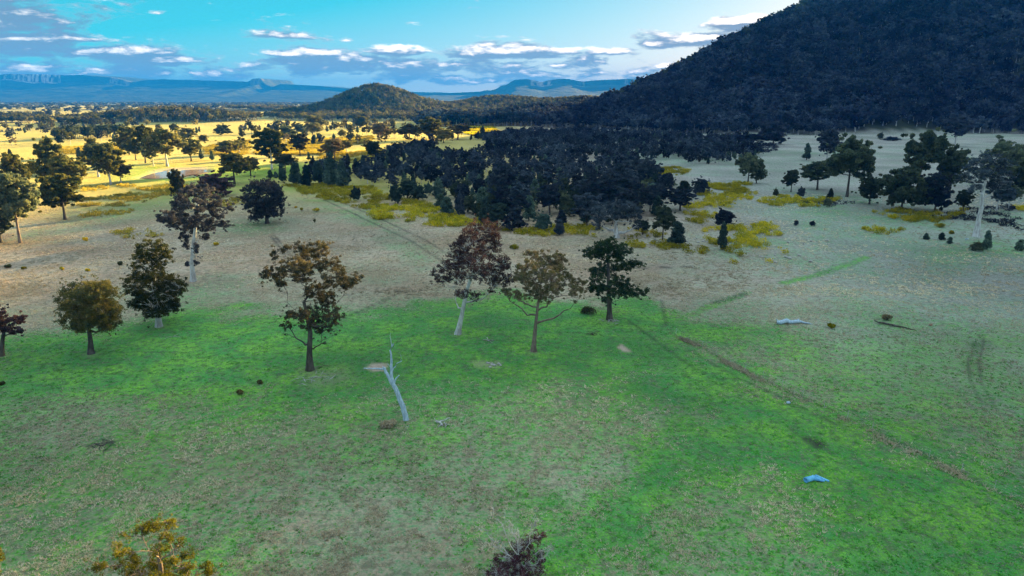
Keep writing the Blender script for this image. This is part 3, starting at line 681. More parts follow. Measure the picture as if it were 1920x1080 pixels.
def plant(x, y, h, wd, kind, leaf='dark', bark='dark', label=None, group=None, name=None, var=None, cat=None):
    L_, H_, W_ = STOCK[kind]; i = cnt[0]; cnt[0] += 1
    a, c_ = L_[(i * 7 + 3) % len(L_) if var is None else var % len(L_)]
    root = bpy.data.objects.new(name or {'gum': 'gum_tree', 'broad': 'gum_tree', 'cone': 'cypress_pine', 'round': 'bushy_tree'}[kind], None); COL.objects.link(root)
    root.location = (x, y, float(Hgt(x, y)) - .1); root.rotation_euler = (0, 0, (i * 2.39) % 6.283)
    s_ = wd / W_; root.scale = (s_, s_, h / H_)
    t = bpy.data.objects.new('trunk', matmesh(a, BM[bark], 'trunk')); COL.objects.link(t); t.parent = root; slot(t, BM[bark])
    k = bpy.data.objects.new('crown', matmesh(c_, LM[leaf], 'crown')); COL.objects.link(k); k.parent = root; slot(k, LM[leaf])
    tag(root, label, cat or 'tree', group); return root
def ground_at(u, v):
    """where the line of sight through a point of the photograph meets the ground"""
    x, y, z = ray(u, v); t0 = (0 - HC) / z if z < -1 else 2500 / y; t = t0 * .5
    prev = t
    for t in np.linspace(t0 * .55, t0 * 1.02, 160):
        if HC + z * t < float(Hgt(x * t, y * t)): break
        prev = t
    return x * prev, y * prev
def plant_px(u, vb, vt, wpx, kind, **k):
    x, y = G(u, vb)
    for _ in range(3):
        z = float(Hgt(x, y)); x, y = G(u, vb, z)
    h = AT(u, vt, y)[2] - z; m = AT(u + 1, vb, y)[0] - AT(u, vb, y)[0]
    return plant(x, y, h, wpx * m, kind, **k)
GL = 'gum trees scattered over the sunlit plain'
left = [
 (31,365,283,44,'gum','olive','dark','small-crowned gum high on the left edge, above the taller trees at the edge'),
 (38,455,322,82,'gum','dark','brown','forked gum on the left edge standing where sunlight meets shadow'),
 (2,455,385,60,'gum','dark','dark','dark low gum cut by the left edge beside the forked gum'),
 (16,410,330,50,'gum','dark','dark','dark gum behind the forked gum on the left edge'),
 (95,352,256,56,'gum','olive','dark','tall narrow gum with a peaked crown on the left plain'),
 (140,372,288,66,'gum','olive','dark','broad brownish gum between the peaked gum and the pair near the pond'),
 (122,412,322,76,'gum','olive','dark','full low-branched gum with two dark stems in the sunny grass'),
 (185,332,268,62,'gum','dark','pale','flat-topped gum with stout pale trunk left of the pond'),
 (208,346,263,58,'gum','olive','pale','tall gum with thin straight trunk left of the pond'),
 (227,342,303,36,'gum','sparse','pale','small sparse gum nearest the left tip of the pond'),
 (113,270,253,12,'round','dark','dark','small oval dark tree alone at the end of the tree row'),
 (273,306,233,42,'gum','olive','dark','tall leaning gum behind the pond trees, furthest left of that row'),
 (288,311,258,30,'gum','dark','pale','slim gum with pale trunk between two taller gums behind the pond'),
 (314,312,240,66,'gum','olive','pale','largest gum directly behind the pond, several stems'),
 (359,302,257,44,'gum','olive','dark','gum with a clear dark stem behind the right half of the pond'),
 (416,253,233,28,'round','dark','dark','dome-shaped tree alone in the dry field below the wooded rise'),
 (384,268,252,20,'gum','olive','dark','small pale-crowned gum in the far dry field'),
 (352,262,238,36,'round','olive','dark','rounded gum at the near edge of the wooded rise'),
 (336,388,314,28,'gum','sparse','dark','thin twisted gum in front of the pond'),
 (440,345,286,62,'gum','olive','dark','spreading many-branched gum right of the pond'),
 (470,330,292,40,'gum','sparse','dark','thin gum at the right of the spreading many-branched gum'),
 (405,368,325,66,'round','red','dark','dark dome-shaped tree at the shadow edge right of the pond'),
 (425,290,262,44,'gum','olive','dark','olive gum behind the spreading many-branched gum'),
 (450,288,262,36,'gum','olive','pale','gum with pale stem in the shrubby patch right of the pond'),
 (510,318,237,56,'gum','olive','pale','tall gum with bright trunk standing in the vivid sunlit grass'),
 (535,323,288,46,'gum','sparse','brown','brownish spreading gum beside the tall bright-trunked gum'),
 (563,292,248,38,'gum','sparse','dark','brown gum in the dry field below the knoll'),
 (540,262,234,34,'round','dark','dark','dark rounded tree at the top of the dry field'),
 (586,252,229,34,'gum','olive','dark','small gum at the far edge of the dry field'),
 (566,250,232,26,'round','dark','dark','dark bushy tree at the foot of the woodland edge'),
 (628,300,258,46,'gum','sparse','brown','leafy brown gum above the row of small cypress'),
 (650,286,262,30,'gum','olive','pale','pale gum at the top of the lit scrub'),
 (712,262,228,36,'gum','sparse','pale','bare-looking pinkish gum in the bright gap below the knoll'),
 (768,262,232,44,'gum','sparse','brown','orange-lit gum beside the bright gap'),
 (812,262,218,52,'gum','olive','brown','largest golden gum at the edge of the lit woodland'),
 (858,262,232,48,'gum','sparse','brown','orange-brown gum at the right end of the bright gap'),
 (832,268,240,34,'gum','olive','dark','small olive gum below the largest golden gum'),
 (905,262,236,16,'cone','pine','dark','dark narrow tree standing against the small yellow clearing'),
 (700,300,262,34,'gum','olive','dark','olive gum over the sunlit cypress row'),
 (255,300,262,34,'gum','dark','dark','dark bushy gum left of the trees behind the pond'),
 (243,290,236,40,'gum','olive','dark','tall pale-topped gum against the dark tree row'),
 (60,330,300,26,'round','gold','dark','small bright green bush between the left plain gums'),
 (590,245,215,38,'gum','olive','pale','pale-crowned gum at the foot of the knoll'),
 (680,240,216,30,'round','olive','pale','pale dome tree below the knoll on the left of the gap'),
]
for i, (u, vb, vt, wd, kd, lf, bk, lab) in enumerate(left):
    plant_px(u, vb, vt, wd * 1.08, kd, leaf=lf, bark=bk, label=lab, group=GL, var=i)
GR = 'trees standing on the shaded right-hand flat'
right = [
 (1232,405,366,26,'cone','pine','dark','pointed dark cypress behind the broad ghost gum'),
 (1242,452,386,46,'gum','dark','dark','round-headed dark tree with clear stem right of the broad ghost gum'),
 (1267,460,414,30,'cone','pine','dark','squat dark cypress beside the pale creek stones'),
 (1354,468,416,20,'cone','pine','dark','dark column-like cypress alone in the yellow bracken'),
 (1357,425,392,32,'round','forest','pale','bluish rounded bush behind the column-like cypress'),
 (1252,350,331,24,'round','dark','dark','small dark dome at the upper right of the thicket'),
 (1282,358,338,26,'cone','dark','dark','dark pyramid-shaped tree at the right end of the thicket'),
 (1312,364,333,32,'round','forest','dark','blue-green feathery tree at the right end of the thicket'),
 (1275,395,350,62,'gum','forest','dark','wide low tree massed below the dark dome trees'),
 (1402,345,285,40,'gum','dark','dark','leaning tree with drooping crown at the mid right'),
 (1418,344,305,30,'gum','dark','dark','dark low crown joined to the leaning tree on its right'),
 (1450,270,226,50,'round','forest','dark','dome-shaped tree in front of the mountain foot'),
 (1483,360,316,30,'gum','dark','dark','egg-shaped dark tree in front of the wide low-branched one'),
 (1532,356,302,62,'gum','dark','dark','wide low-branched tree between the egg-shaped tree and the tall pair'),
 (1550,304,238,44,'gum','forest','pale','gum with clear pale stem behind the tall pair'),
 (1588,369,252,74,'gum','dark','dark','tallest dark gum of the right-hand clump, left of the open slope'),
 (1630,383,326,46,'gum','dark','dark','short round dark gum at the foot of the tallest one'),
 (1716,372,240,76,'gum','dark','dark','tall dark gum standing against the pale slope at right'),
 (1690,394,308,70,'round','dark','dark','bulky dark tree below the tall gum on the right'),
 (1753,396,322,50,'round','forest','dark','feathery rounded tree next to the bulky dark one'),
 (1778,372,270,62,'gum','dark','dark','dark gum between the feathery tree and the blue-stemmed ghost gum'),
 (1790,274,214,44,'gum','forest','pale','white-limbed gum at the far edge of the slope near the mountain'),
 (1880,345,262,80,'round','dark','dark','dark mass of foliage at the right edge behind the ghost gum'),
 (1915,360,300,50,'round','dark','dark','dark tree cut by the right edge'),
 (1868,395,330,44,'gum','forest','pale','smaller pale-stemmed gum right of the spreading ghost gum'),
 (1890,392,345,36,'gum','dark','pale','slim leaning gum between the ghost gum and the right edge'),
 (1805,398,352,30,'gum','dark','dark','small dark gum left of the ghost gum trunk'),
 (1848,468,431,16,'cone','pine','dark','young cypress right of the ghost gum foot'),
 (1736,449,436,12,'cone','pine','dark','tiny dark sapling left of the ghost gum, first of three'),
 (1765,450,435,12,'cone','pine','dark','tiny dark sapling, middle of three left of the ghost gum'),
 (1780,457,443,11,'cone','pine','dark','tiny dark sapling, lowest of three left of the ghost gum'),
 (1828,470,452,20,'round','dark','dark','low dark bush directly below the ghost gum trunk'),
 (1912,470,448,16,'cone','pine','dark','small dark sapling at the right edge'),
 (1493,423,412,9,'round','forest','dark','tiny round bush on the open flat, left of two'),
 (1523,424,413,9,'round','forest','dark','tiny round bush on the open flat, right of two'),
 (1455,368,353,10,'round','dark','dark','small dark bush left of the long bracken patch'),
 (1502,370,350,14,'round','forest','dark','small bluish bush in the long bracken patch'),
 (1556,374,352,12,'cone','pine','dark','small dark upright bush right of the long bracken patch'),
 (1550,388,370,13,'round','dark','dark','small dark bush under the right end of the long bracken patch'),
 (1408,272,250,60,'gum','forest','dark','leafy tree at the mountain foot left of the dome-shaped tree'),
 (1340,290,258,44,'gum','forest','pale','pale-stemmed gum at the mountain foot'),
 (1512,300,268,14,'cone','pine','dark','slim dark tree standing alone on the far flat'),
 (1650,262,248,10,'round','dark','dark','small dark bush near the top of the open slope'),
 (1674,264,256,28,'round','forest','dark','long low bush near the top of the open slope'),
]
for i, (u, vb, vt, wd, kd, lf, bk, lab) in enumerate(right):
    plant_px(u, vb, vt, wd * 1.08, kd, leaf=lf, bark=bk, label=lab, group=GR, var=i)
GC = 'small dark trees along the near edge of the thicket'
front = [
 (507,334,318,12,'small dark cypress, first left of the row at the head of the green track'),
 (517,334,321,10,'tiny dark cypress second in the row at the head of the track'),
 (531,342,306,16,'narrow dark cypress beside the head of the green track'),
 (556,346,303,26,'dense dark cypress in the row above the track head'),
 (575,350,308,22,'dark cypress with pointed top in the row above the bracken'),
 (598,345,300,24,'pointed dark cypress in the middle of the row above the bracken'),
 (622,350,284,30,'tallest dark cypress of the row above the bracken'),
 (643,352,300,28,'dark cypress just right of the tallest in the row'),
 (668,377,350,20,'lone dark bush with short stems in the bracken'),
 (741,382,346,26,'dark oval tree at the left tip of the thicket'),
 (764,372,337,44,'broad dark tree behind the left tip of the thicket'),
 (783,376,346,28,'dark tree with visible stems at the left of the thicket'),
 (803,366,343,18,'small dark tree between the broad dark tree and the thicket'),
 (823,372,332,26,'dark pointed tree at the front of the thicket, left part'),
 (838,404,368,26,'dark reddish-tipped cypress leaning over the bracken'),
 (826,390,362,24,'dark cypress behind the reddish-tipped one'),
 (863,408,360,20,'blue-green narrow tree at the front of the thicket'),
 (905,400,350,30,'pale-topped cypress inside the front of the thicket'),
 (932,432,378,44,'wide dark tree at the front foot of the thicket'),
 (960,432,386,40,'grey-green rounded tree in front of the thicket'),
 (972,430,406,18,'small dark bush at the foot of the grey-green rounded tree'),
 (1016,432,398,34,'dark round tree alone at the front edge of the thicket'),
 (1052,422,392,22,'blue-grey bush behind the isolated oval cypress'),
 (1049,441,410,20,'oval blue-grey cypress at the front edge, above the central gums'),
 (1100,425,360,60,'dark tangled tree left of the broad ghost gum'),
 (1205,440,412,30,'low dark bush right of the ghost gum limbs'),
 (1150,400,328,110,'very wide tangled tree behind the broad ghost gum'),
 (1190,362,300,80,'large bare-branched grey tree within the thicket'),
 (943,372,300,46,'slender white-stemmed gum rising out of the thicket'),
]
for i, (u, vb, vt, wd, lab) in enumerate(front):
    kd = 'cone' if ('cypress' in lab or 'pointed' in lab) and wd < 34 else ('broad' if wd > 70 else ('gum' if 'gum' in lab or 'tree' in lab and wd > 42 else 'round'))
    plant_px(u, vb, vt, wd * 1.05, kd, leaf='forest' if ('grey' in lab or 'blue' in lab or 'tangled' in lab or 'white' in lab) else ('red' if 'reddish' in lab and False else 'pine'), bark='pale' if 'white' in lab or 'bare' in lab else 'dark', label=lab, group=GC, var=i)

# ------------------------------------------------------------------ woods: the nearest as single trees, the rest as one mass each
def scatter(P, n, seed, dmin=5.0):
    r = np.random.default_rng(seed); P = np.array(P); lo = P.min(0); hi = P.max(0); cell = {}; out = []
    for _ in range(n * 12):
        if len(out) >= n: break
        x, y = r.uniform(lo[0], hi[0]), r.uniform(lo[1], hi[1]); key = (int(x // dmin), int(y // dmin)); bad = False
        for a in (-1, 0, 1):
            for b_ in (-1, 0, 1):
                for (px_, py_) in cell.get((key[0] + a, key[1] + b_), ()):
                    if (px_ - x) ** 2 + (py_ - y) ** 2 < dmin * dmin: bad = True
        if bad: continue
        cell.setdefault(key, []).append((x, y)); out.append((x, y))
    out = np.array(out); return out[inpoly(out[:, 0], out[:, 1], [tuple(p) for p in P])]
# thicket outline on the ground
TH = PX([(565,336),(640,345),(690,352),(735,366),(800,350),(850,385),(880,400),(905,425),(960,430),(985,420),(1000,410),(1040,405),(1080,425),(1130,430),(1200,415),(1230,395),(1250,372),(1245,350),(1225,335),(1225,316),(1300,312),(1400,306),(1430,290),(1400,276),(1400,262),(1100,250),(980,250),(900,258),(820,270),(760,278),(720,290),(700,312),(640,318),(600,318)])
pts = scatter(TH, 2900, 3, 5.9)
lit_gap = soft(pts[:, 0], pts[:, 1], PX([(800,268),(905,262),(920,290),(830,292)]), 8)
pale_gap = np.zeros(len(pts))
for g_ in ([(1075,345),(1110,338),(1125,352),(1085,358)], [(655,312),(700,306),(705,318),(660,322)], [(780,348),(830,346),(830,352),(785,354)], [(1090,300),(1130,296),(1135,312),(1095,314)], [(1175,305),(1290,300),(1290,312),(1180,316)], [(700,345),(725,343),(735,362),(700,356)]):
    pale_gap = np.maximum(pale_gap, soft(pts[:, 0], pts[:, 1], PX(g_), 3))
pts = pts[(lit_gap < .5) & (pale_gap < .5)]
pts = pts[np.argsort(pts[:, 1])]
nI = 95
TL = ['dark rounded tree packed among its neighbours in the shaded thicket', 'dark slender cypress packed in the shaded thicket', 'blue-green gum crown rising above the shaded thicket']
r3 = np.random.default_rng(31)
for i, (x, y) in enumerate(pts[:nI]):
    k = r3.choice(3, p=[.46, .26, .28]); h = [r3.uniform(5, 8), r3.uniform(6, 10), r3.uniform(8, 12)][k]
    wd = [h * r3.uniform(.75, 1.0), h * r3.uniform(.42, .6), h * r3.uniform(.65, .85)][k]
    plant(x, y, h, wd, ['round', 'cone', 'gum'][k], leaf=['dark', 'pine', 'forest'][k], bark=['dark', 'dark', 'pale'][r3.integers(0, 3) if k == 2 else 0], label=TL[k], group=['rounded trees of the thicket', 'cypress trees of the thicket', 'gum crowns of the thicket'][k])
# far variants, one light mesh each
FARM = []
for i in range(5):
    tm, cm = gum_variant(200 + i, 12, 9.5, [.30, .22, .34, .26, .30][i], 9, per=42, ls=.85, cr=1.4, dens=1.5)
    FARM.append(single('far_gum', tm, cm, L_forest if i % 2 else L_olive, B_pale))
for i in range(2):
    tm, cm = cone_variant(220 + i, 9, 4.6, per=36, ls=.65); FARM.append(single('far_cypress', tm, cm, L_pine, B_dark))
tm, cm = gum_variant(230, 12, 9.5, .28, 8, per=26, ls=.95, cr=1.5, dens=1.1); FARM.append(single('far_gum', tm, cm, L_sparse, B_pale))
for i in range(3):
    tm, cm = gum_variant(240 + i, 12, 9.5, [.28, .20, .36][i], 9, per=42, ls=.85, cr=1.4, dens=1.5); FARM.append(single('far_gum', tm, cm, L_forest, B_pale))
proto = []
# the eight kinds stand as real trees in the far woodland; the masses below repeat them
for i, me in enumerate(FARM):
    o = bpy.data.objects.new('gum_tree' if i not in (5, 6) else 'cypress_pine', me); COL.objects.link(o); proto.append(o)
def mass(name, P, kinds, scale, label, cat='woodland', seed=0):
    """one object of uncountable trees: points carrying kind, size and turn"""
    r = np.random.default_rng(seed); n = len(P); z = Hgt(P[:, 0], P[:, 1]) - .15
    me = mesh_np(name, np.stack([P[:, 0], P[:, 1], z], 1), np.zeros((0, 3), int)) if False else bpy.data.meshes.new(name)
    me.vertices.add(n); me.vertices.foreach_set('co', np.stack([P[:, 0], P[:, 1], z], 1).astype(np.float32).ravel())
    a = me.attributes.new('kind_no', 'INT', 'POINT'); a.data.foreach_set('value', r.choice(kinds, n).astype(np.int32))
    a = me.attributes.new('turn', 'FLOAT', 'POINT'); a.data.foreach_set('value', r.uniform(0, 6.28, n).astype(np.float32))
    sc_ = np.asarray(scale(r, n), np.float32); a = me.attributes.new('size', 'FLOAT_VECTOR', 'POINT'); a.data.foreach_set('vector', sc_.ravel())
    o = bpy.data.objects.new(name, me); COL.objects.link(o); tag(o, label, cat, kind='stuff')
    nt = bpy.data.node_groups.new(name, 'GeometryNodeTree'); nt.interface.new_socket('Geometry', in_out='INPUT', socket_type='NodeSocketGeometry'); nt.interface.new_socket('Geometry', in_out='OUTPUT', socket_type='NodeSocketGeometry')
    gi = nt.nodes.new('NodeGroupInput'); go = nt.nodes.new('NodeGroupOutput'); jn = nt.nodes.new('GeometryNodeJoinGeometry')
    def na_(nm, t): k = nt.nodes.new('GeometryNodeInputNamedAttribute'); k.data_type = t; k.inputs[0].default_value = nm; return k.outputs[0]
    kn = na_('kind_no', 'INT'); tu = na_('turn', 'FLOAT'); sz = na_('size', 'FLOAT_VECTOR')
    cx = nt.nodes.new('ShaderNodeCombineXYZ'); nt.links.new(tu, cx.inputs[2])
    for k in sorted(set(kinds)):
        oi = nt.nodes.new('GeometryNodeObjectInfo'); oi.inputs['Object'].default_value = proto[k]; oi.inputs['As Instance'].default_value = True
        cmp_ = nt.nodes.new('FunctionNodeCompare'); cmp_.data_type = 'INT'; cmp_.operation = 'EQUAL'
        ii = [s_ for s_ in cmp_.inputs if s_.type == 'INT']; nt.links.new(kn, ii[0]); ii[1].default_value = int(k)
        ip = nt.nodes.new('GeometryNodeInstanceOnPoints'); nt.links.new(gi.outputs[0], ip.inputs['Points']); nt.links.new(cmp_.outputs[0], ip.inputs['Selection'])
        nt.links.new(oi.outputs['Geometry'], ip.inputs['Instance']); nt.links.new(cx.outputs[0], ip.inputs['Rotation']); nt.links.new(sz, ip.inputs['Scale'])
        nt.links.new(ip.outputs[0], jn.inputs[0])
    nt.links.new(jn.outputs[0], go.inputs[0]); md = o.modifiers.new('trees', 'NODES'); md.node_group = nt
    return o
def sc_std(a, b, sq=.15):
    def f(r, n):
        h = r.uniform(a, b, n); return np.stack([h * r.uniform(1 - sq, 1 + sq, n), h * r.uniform(1 - sq, 1 + sq, n), h], 1)
    return f
mass('thicket', pts[nI:], [1, 3, 8, 9, 8, 1, 5, 6], sc_std(.42, .82), 'dense dark thicket of small trees in the mountain shadow', seed=4)
# mountain forest
def field(x0, x1, y0, y1, d, seed):
    r = np.random.default_rng(seed); gx_, gy_ = np.meshgrid(np.arange(x0, x1, d), np.arange(y0, y1, d))
    p = np.stack([gx_.ravel(), gy_.ravel()], 1) + r.uniform(-.48, .48, (gx_.size, 2)) * d; return p
P = field(-140, 1500, 640, 1640, 9.6, 8)
hh = Hgt(P[:, 0], P[:, 1]); foot = np.interp(P[:, 0], FX, FY) - 10 + 110 * (fbm(P[:, 0], P[:, 0] * 0, 70, 4, 70) - .5)
cy = np.interp(P[:, 0], CX, CY)
k = (P[:, 1] > foot) & (P[:, 1] < cy + 90) & (np.abs(P[:, 0]) < P[:, 1] * .90 + 20) & ((P[:, 0] > 40) | (P[:, 1] > 1050))
P = P[k]; P = P[np.argsort(P[:, 1])]
# visible first ranks of the forest as single trees
front_rank = P[(P[:, 1] < np.interp(P[:, 0], FX, FY) - 10 + 110 * (fbm(P[:, 0], P[:, 0] * 0, 70, 4, 70) - .5) + 14) & (P[:, 0] > 150) & (P[:, 0] < P[:, 1] * .74)]
nF = min(45, len(front_rank)); sel = np.linspace(0, len(front_rank) - 1, nF).astype(int); fr = front_rank[sel]
for (x, y) in fr:
    h = r3.uniform(11, 16); plant(x, y, h, h * r3.uniform(.6, .85), 'gum', leaf='forest', bark='pale', label='pale-stemmed gum in the front rank of the mountain forest', group='front rank of the mountain forest')
keep = np.ones(len(P), bool)
for (x, y) in fr: keep &= (P[:, 0] - x) ** 2 + (P[:, 1] - y) ** 2 > .01
PK = P[keep]; cs_ = .70 + 1.0 * fbm(PK[:, 0], PK[:, 1], 45, 3, 24)
mass('mountain_forest', PK, [1, 3, 8, 9, 10, 1, 8, 9], (lambda r, n: sc_std(.75, 1.6, .25)(r, n) * cs_[:, None]), 'dark gum forest covering the steep mountain side', seed=9)
# gums standing along the skyline of the mountain
for x in np.linspace(175, 600, 58):
    x = x + r3.uniform(-3, 3); y = float(np.interp(x, CX, CY)) + r3.uniform(-8, 22); h = r3.uniform(13, 22)
    plant(x, y, h, h * r3.uniform(.55, .85), 'gum', leaf='dark', bark='dark', label='gum standing against the sky on the mountain ridge line', group='gums along the mountain skyline')
# woodland on the low hills and rises
P = field(-900, 700, 1000, 2500, 10.5, 12); hh = Hgt(P[:, 0], P[:, 1]); n_ = fbm(P[:, 0], P[:, 1], 120, 3, 33)
cy = np.interp(P[:, 0], CX, CY)
hill = ((hh > 5.5) & (P[:, 1] > 1450)) | ((P[:, 0] < -430) & (hh > 4.0) & (P[:, 1] < 1450)) | ((P[:, 1] > 1300) & (P[:, 1] < 1800) & (P[:, 0] > -420) & (P[:, 0] < 400) & (n_ > .36)) | ((P[:, 0] > -60) & (P[:, 1] > cy + 60) & (P[:, 1] < 1800))
hill &= ~((P[:, 0] < -380) & (P[:, 1] > 1900) & (n_ < .62))
band = (P[:, 0] > -760) & (P[:, 0] < -300) & (P[:, 1] > 1160 + (P[:, 0] + 760) * .35) & (P[:, 1] < 1330 + (P[:, 0] + 760) * .45)
P2 = P[hill | (band & (n_ > .35))]
mass('hill_woodland', P2, [0, 2, 4, 7, 7, 0, 2, 1], sc_std(.8, 1.2), 'sunlit gum woodland over the low hills', seed=13)  # olive and brown kinds put the golden sunlit tone into the leaf colour
# tree rows and scattered far trees
rows = []
def row(a, b_, n, wd, seed):
    r = np.random.default_rng(seed); A = np.array(G(*a)); B = np.array(G(*b_)); t = r.uniform(0, 1, (n, 1)); d = B - A; nn = np.array([-d[1], d[0]]) / np.linalg.norm(d)
    return A + d * t + nn * r.normal(0, wd, (n, 1))
r1 = row((-60,231), (88,229), 150, 26, 1); r2 = row((95,232), (190,238), 70, 22, 2); r4 = row((-40,222), (95,220), 90, 20, 6)
mass('tree_belt', np.concatenate([r1, r2, r4]), [0, 1, 2, 3, 4], sc_std(.8, 1.25), 'long dark belt of trees across the far left fields', seed=15)
r5 = row((118,262), (215,254), 34, 12, 3)
for (x, y) in r5:
    h = r3.uniform(10, 14); plant(x, y, h, h * .8, 'gum', leaf='dark', bark='dark', label='dark gum in the curved row at the far side of the left plain', group='curved row of dark gums on the left plain')
mass('hedgerow', row((-30,249), (95,243), 60, 2.5, 7), [5, 6, 1], sc_std(.22, .40), 'low dark hedge line across the dry field', cat='hedge', seed=16)
r = np.random.default_rng(44)
pp = field(-5200, 2500, 1700, 6800, 62, 17); nn = fbm(pp[:, 0], pp[:, 1], 380, 4, 90); kk = (nn > .50) & (np.abs(pp[:, 0]) < pp[:, 1] * .8 + 200) & ((pp[:, 1] > 2600) | (r.uniform(0, 1, len(pp)) < .35))
pp = pp[kk]
mass('valley_trees', pp, [0, 1, 2, 3, 4], (lambda r, n: (lambda h: np.stack([h * 2.2, h * 1.6, h], 1))(r.uniform(.8, 1.4, n))), 'scattered trees and belts over the far valley floor', seed=18)
pp = field(-1500, -60, 560, 1700, 27, 27); nn = fbm(pp[:, 0], pp[:, 1], 150, 4, 93); kk = (nn > .53) & (r.uniform(0, 1, len(pp)) < .6) & (pp[:, 0] > -pp[:, 1] * .8 - 30) & (Hgt(pp[:, 0], pp[:, 1]) < 4)
mass('plain_trees', pp[kk], [0, 1, 2, 3, 4, 7, 5], sc_std(.55, 1.1), 'scattered gums and saplings over the far dry plain', seed=28)
# stand the eight kinds somewhere real
spots_ = [(-520, 960), (-300, 900), (-450, 1010), (-330, 1010), (-250, 1060), (-180, 640), (-165, 655), (-230, 980), (60, 905), (85, 930), (35, 940)]
for o, (x, y), i in zip(proto, spots_, range(11)):
    o.location = (x, y, float(Hgt(x, y)) - .1)
    tag(o, ['small gum among the scattered far trees of the lit plain', 'pale gum among the scattered far trees of the lit plain', 'thin gum among the scattered far trees of the lit plain', 'olive gum among the scattered far trees of the lit plain', 'dark gum among the scattered far trees of the lit plain', 'cypress at the lit end of the thicket', 'second cypress at the lit end of the thicket', 'brown gum among the scattered far trees of the lit plain', 'gum below the small yellow clearing, nearest of three', 'gum below the small yellow clearing, rightmost of three', 'gum below the small yellow clearing, leftmost of three'][i], 'tree')
# more trees dotted over the lit plain
r = np.random.default_rng(71)
for u, v in [(300,250),(470,252),(500,262),(455,262),(620,246),(640,262),(660,252),(700,250),(735,240),(600,268),(580,300),(604,318),(585,312),(420,310),(395,300),(378,298),(520,252),(330,252),(20,300),(200,300),(160,300),(175,292),(150,296),(640,318),(655,310),(668,322),(682,312),(696,318),(710,308),(722,316),(735,305),(655,328),(672,332)]:
    x, y = G(u + r.uniform(-3, 3), v); y = min(y, 1400); kd = 'cone' if v > 295 else 'gum'; h = r.uniform(5, 8) if kd == 'cone' else r.uniform(8, 14)
    plant(x, y, h, h * (.5 if kd == 'cone' else .75), kd, leaf='olive' if kd == 'gum' else 'pine', bark='dark', label='small upright cypress in the half-lit scrub above the thicket' if kd == 'cone' else 'small olive gum dotted over the sunlit plain', group='small cypress of the half-lit scrub' if kd == 'cone' else 'small gums dotted over the plain')

# ------------------------------------------------------------------ haze: the air between here and the ranges
M_haze, q, o = mat('haze_air')
pv = q.new('ShaderNodeVolumePrincipled'); pv.inputs['Color'].default_value = HAZE_COL + (1,)
pv.inputs['Density'].default_value = HAZE; pv.inputs['Anisotropy'].default_value = 0.0
q.l.new(pv.outputs[0], o.inputs['Volume'])
me = bpy.data.meshes.new('haze')
x0, x1, y0, y1, z0, z1 = -17000, 17000, -17000, 17000, -12, 470
me.from_pydata([(x0,y0,z0),(x1,y0,z0),(x1,y1,z0),(x0,y1,z0),(x0,y0,z1),(x1,y0,z1),(x1,y1,z1),(x0,y1,z1)], [], [(0,3,2,1),(4,5,6,7),(0,1,5,4),(1,2,6,5),(2,3,7,6),(3,0,4,7)])
hz = link('haze', me, M_haze); tag(hz, kind='stuff')
S.cycles.volume_bounces = 0

# ------------------------------------------------------------------ grass tussocks
def tufts(P, nb, h, wdt, spread, r):
    n = len(P); i = np.repeat(np.arange(n), nb); a = r.uniform(0, 2 * np.pi, n * nb); hh_ = (h * r.uniform(.5, 1.3, n))[i] * r.uniform(.7, 1.2, n * nb)
    c, s_ = np.cos(a), np.sin(a); sp_ = (spread * r.uniform(.6, 1.4, n))[i]
    bx = P[i, 0] + c * sp_ * .35 * r.uniform(0, 1, n * nb); by = P[i, 1] + s_ * sp_ * .35 * r.uniform(0, 1, n * nb); bz = Hgt(P[:, 0], P[:, 1])[i] - .03
    tx = bx + c * sp_ * r.uniform(.3, 1, n * nb); ty = by + s_ * sp_ * r.uniform(.3, 1, n * nb)
    V = np.stack([np.stack([bx - s_ * wdt, by + c * wdt, bz], 1), np.stack([bx + s_ * wdt, by - c * wdt, bz], 1), np.stack([tx, ty, bz + hh_], 1)], 1).reshape(-1, 3)
    tone = np.repeat(np.clip(r.uniform(0, .8, n)[i] + r.uniform(-.1, .25, n * nb), 0, 1), 3)
    return V, np.arange(3 * n * nb).reshape(-1, 3), tone
def wedge(n, y0, y1, r, pw=1.0):
    y = y0 * (y1 / y0) ** (r.uniform(0, 1, n) ** pw); x = r.uniform(-.86, .86, n) * y; return np.stack([x, y], 1)
r = np.random.default_rng(91)
P = wedge(150000, 46, 300, r, .8); g = green_of(P[:, 0], P[:, 1]); cl_ = fbm(P[:, 0], P[:, 1], 2.6, 3, 12) + .5 * (fbm(P[:, 0], P[:, 1], 11, 3, 13) - .5)
so_ = soil_of(P[:, 0], P[:, 1]); rp = r.uniform(0, 1, len(P))
kd = (rp < (.92 - g * 1.05) * sst(cl_, .40, .62)) & (so_ < .5)
Pd = P[kd]; near = Pd[:, 1] < 130
Pn = wedge(230000, 46, 150, r, .85); gn = green_of(Pn[:, 0], Pn[:, 1]); cn = fbm(Pn[:, 0], Pn[:, 1], 1.9, 3, 12) + .55 * (fbm(Pn[:, 0], Pn[:, 1], 10, 4, 13) - .5)
Pn = Pn[(r.uniform(0, 1, len(Pn)) < (.95 - gn * 1.08) * sst(cn, .38, .62)) & (soil_of(Pn[:, 0], Pn[:, 1]) < .5)]
near = np.zeros(len(Pd), bool); Pd = Pd[Pd[:, 1] > 140]; near = np.zeros(len(Pd), bool)
V1 = tufts(Pn, 5, .20, .05, .36, r); V2 = tufts(Pd[~near], 5, .24, .14, .65, r)
o = link('dry_grass', mesh_np('dry_grass', np.concatenate([V1[0], V2[0]]), np.concatenate([V1[1], V2[1] + len(V1[0])]), attrs=dict(tone=np.concatenate([V1[2], V2[2]]))), L_tdry)
tag(o, 'dry straw-coloured tussock grass over the paddock', 'grass', kind='stuff')
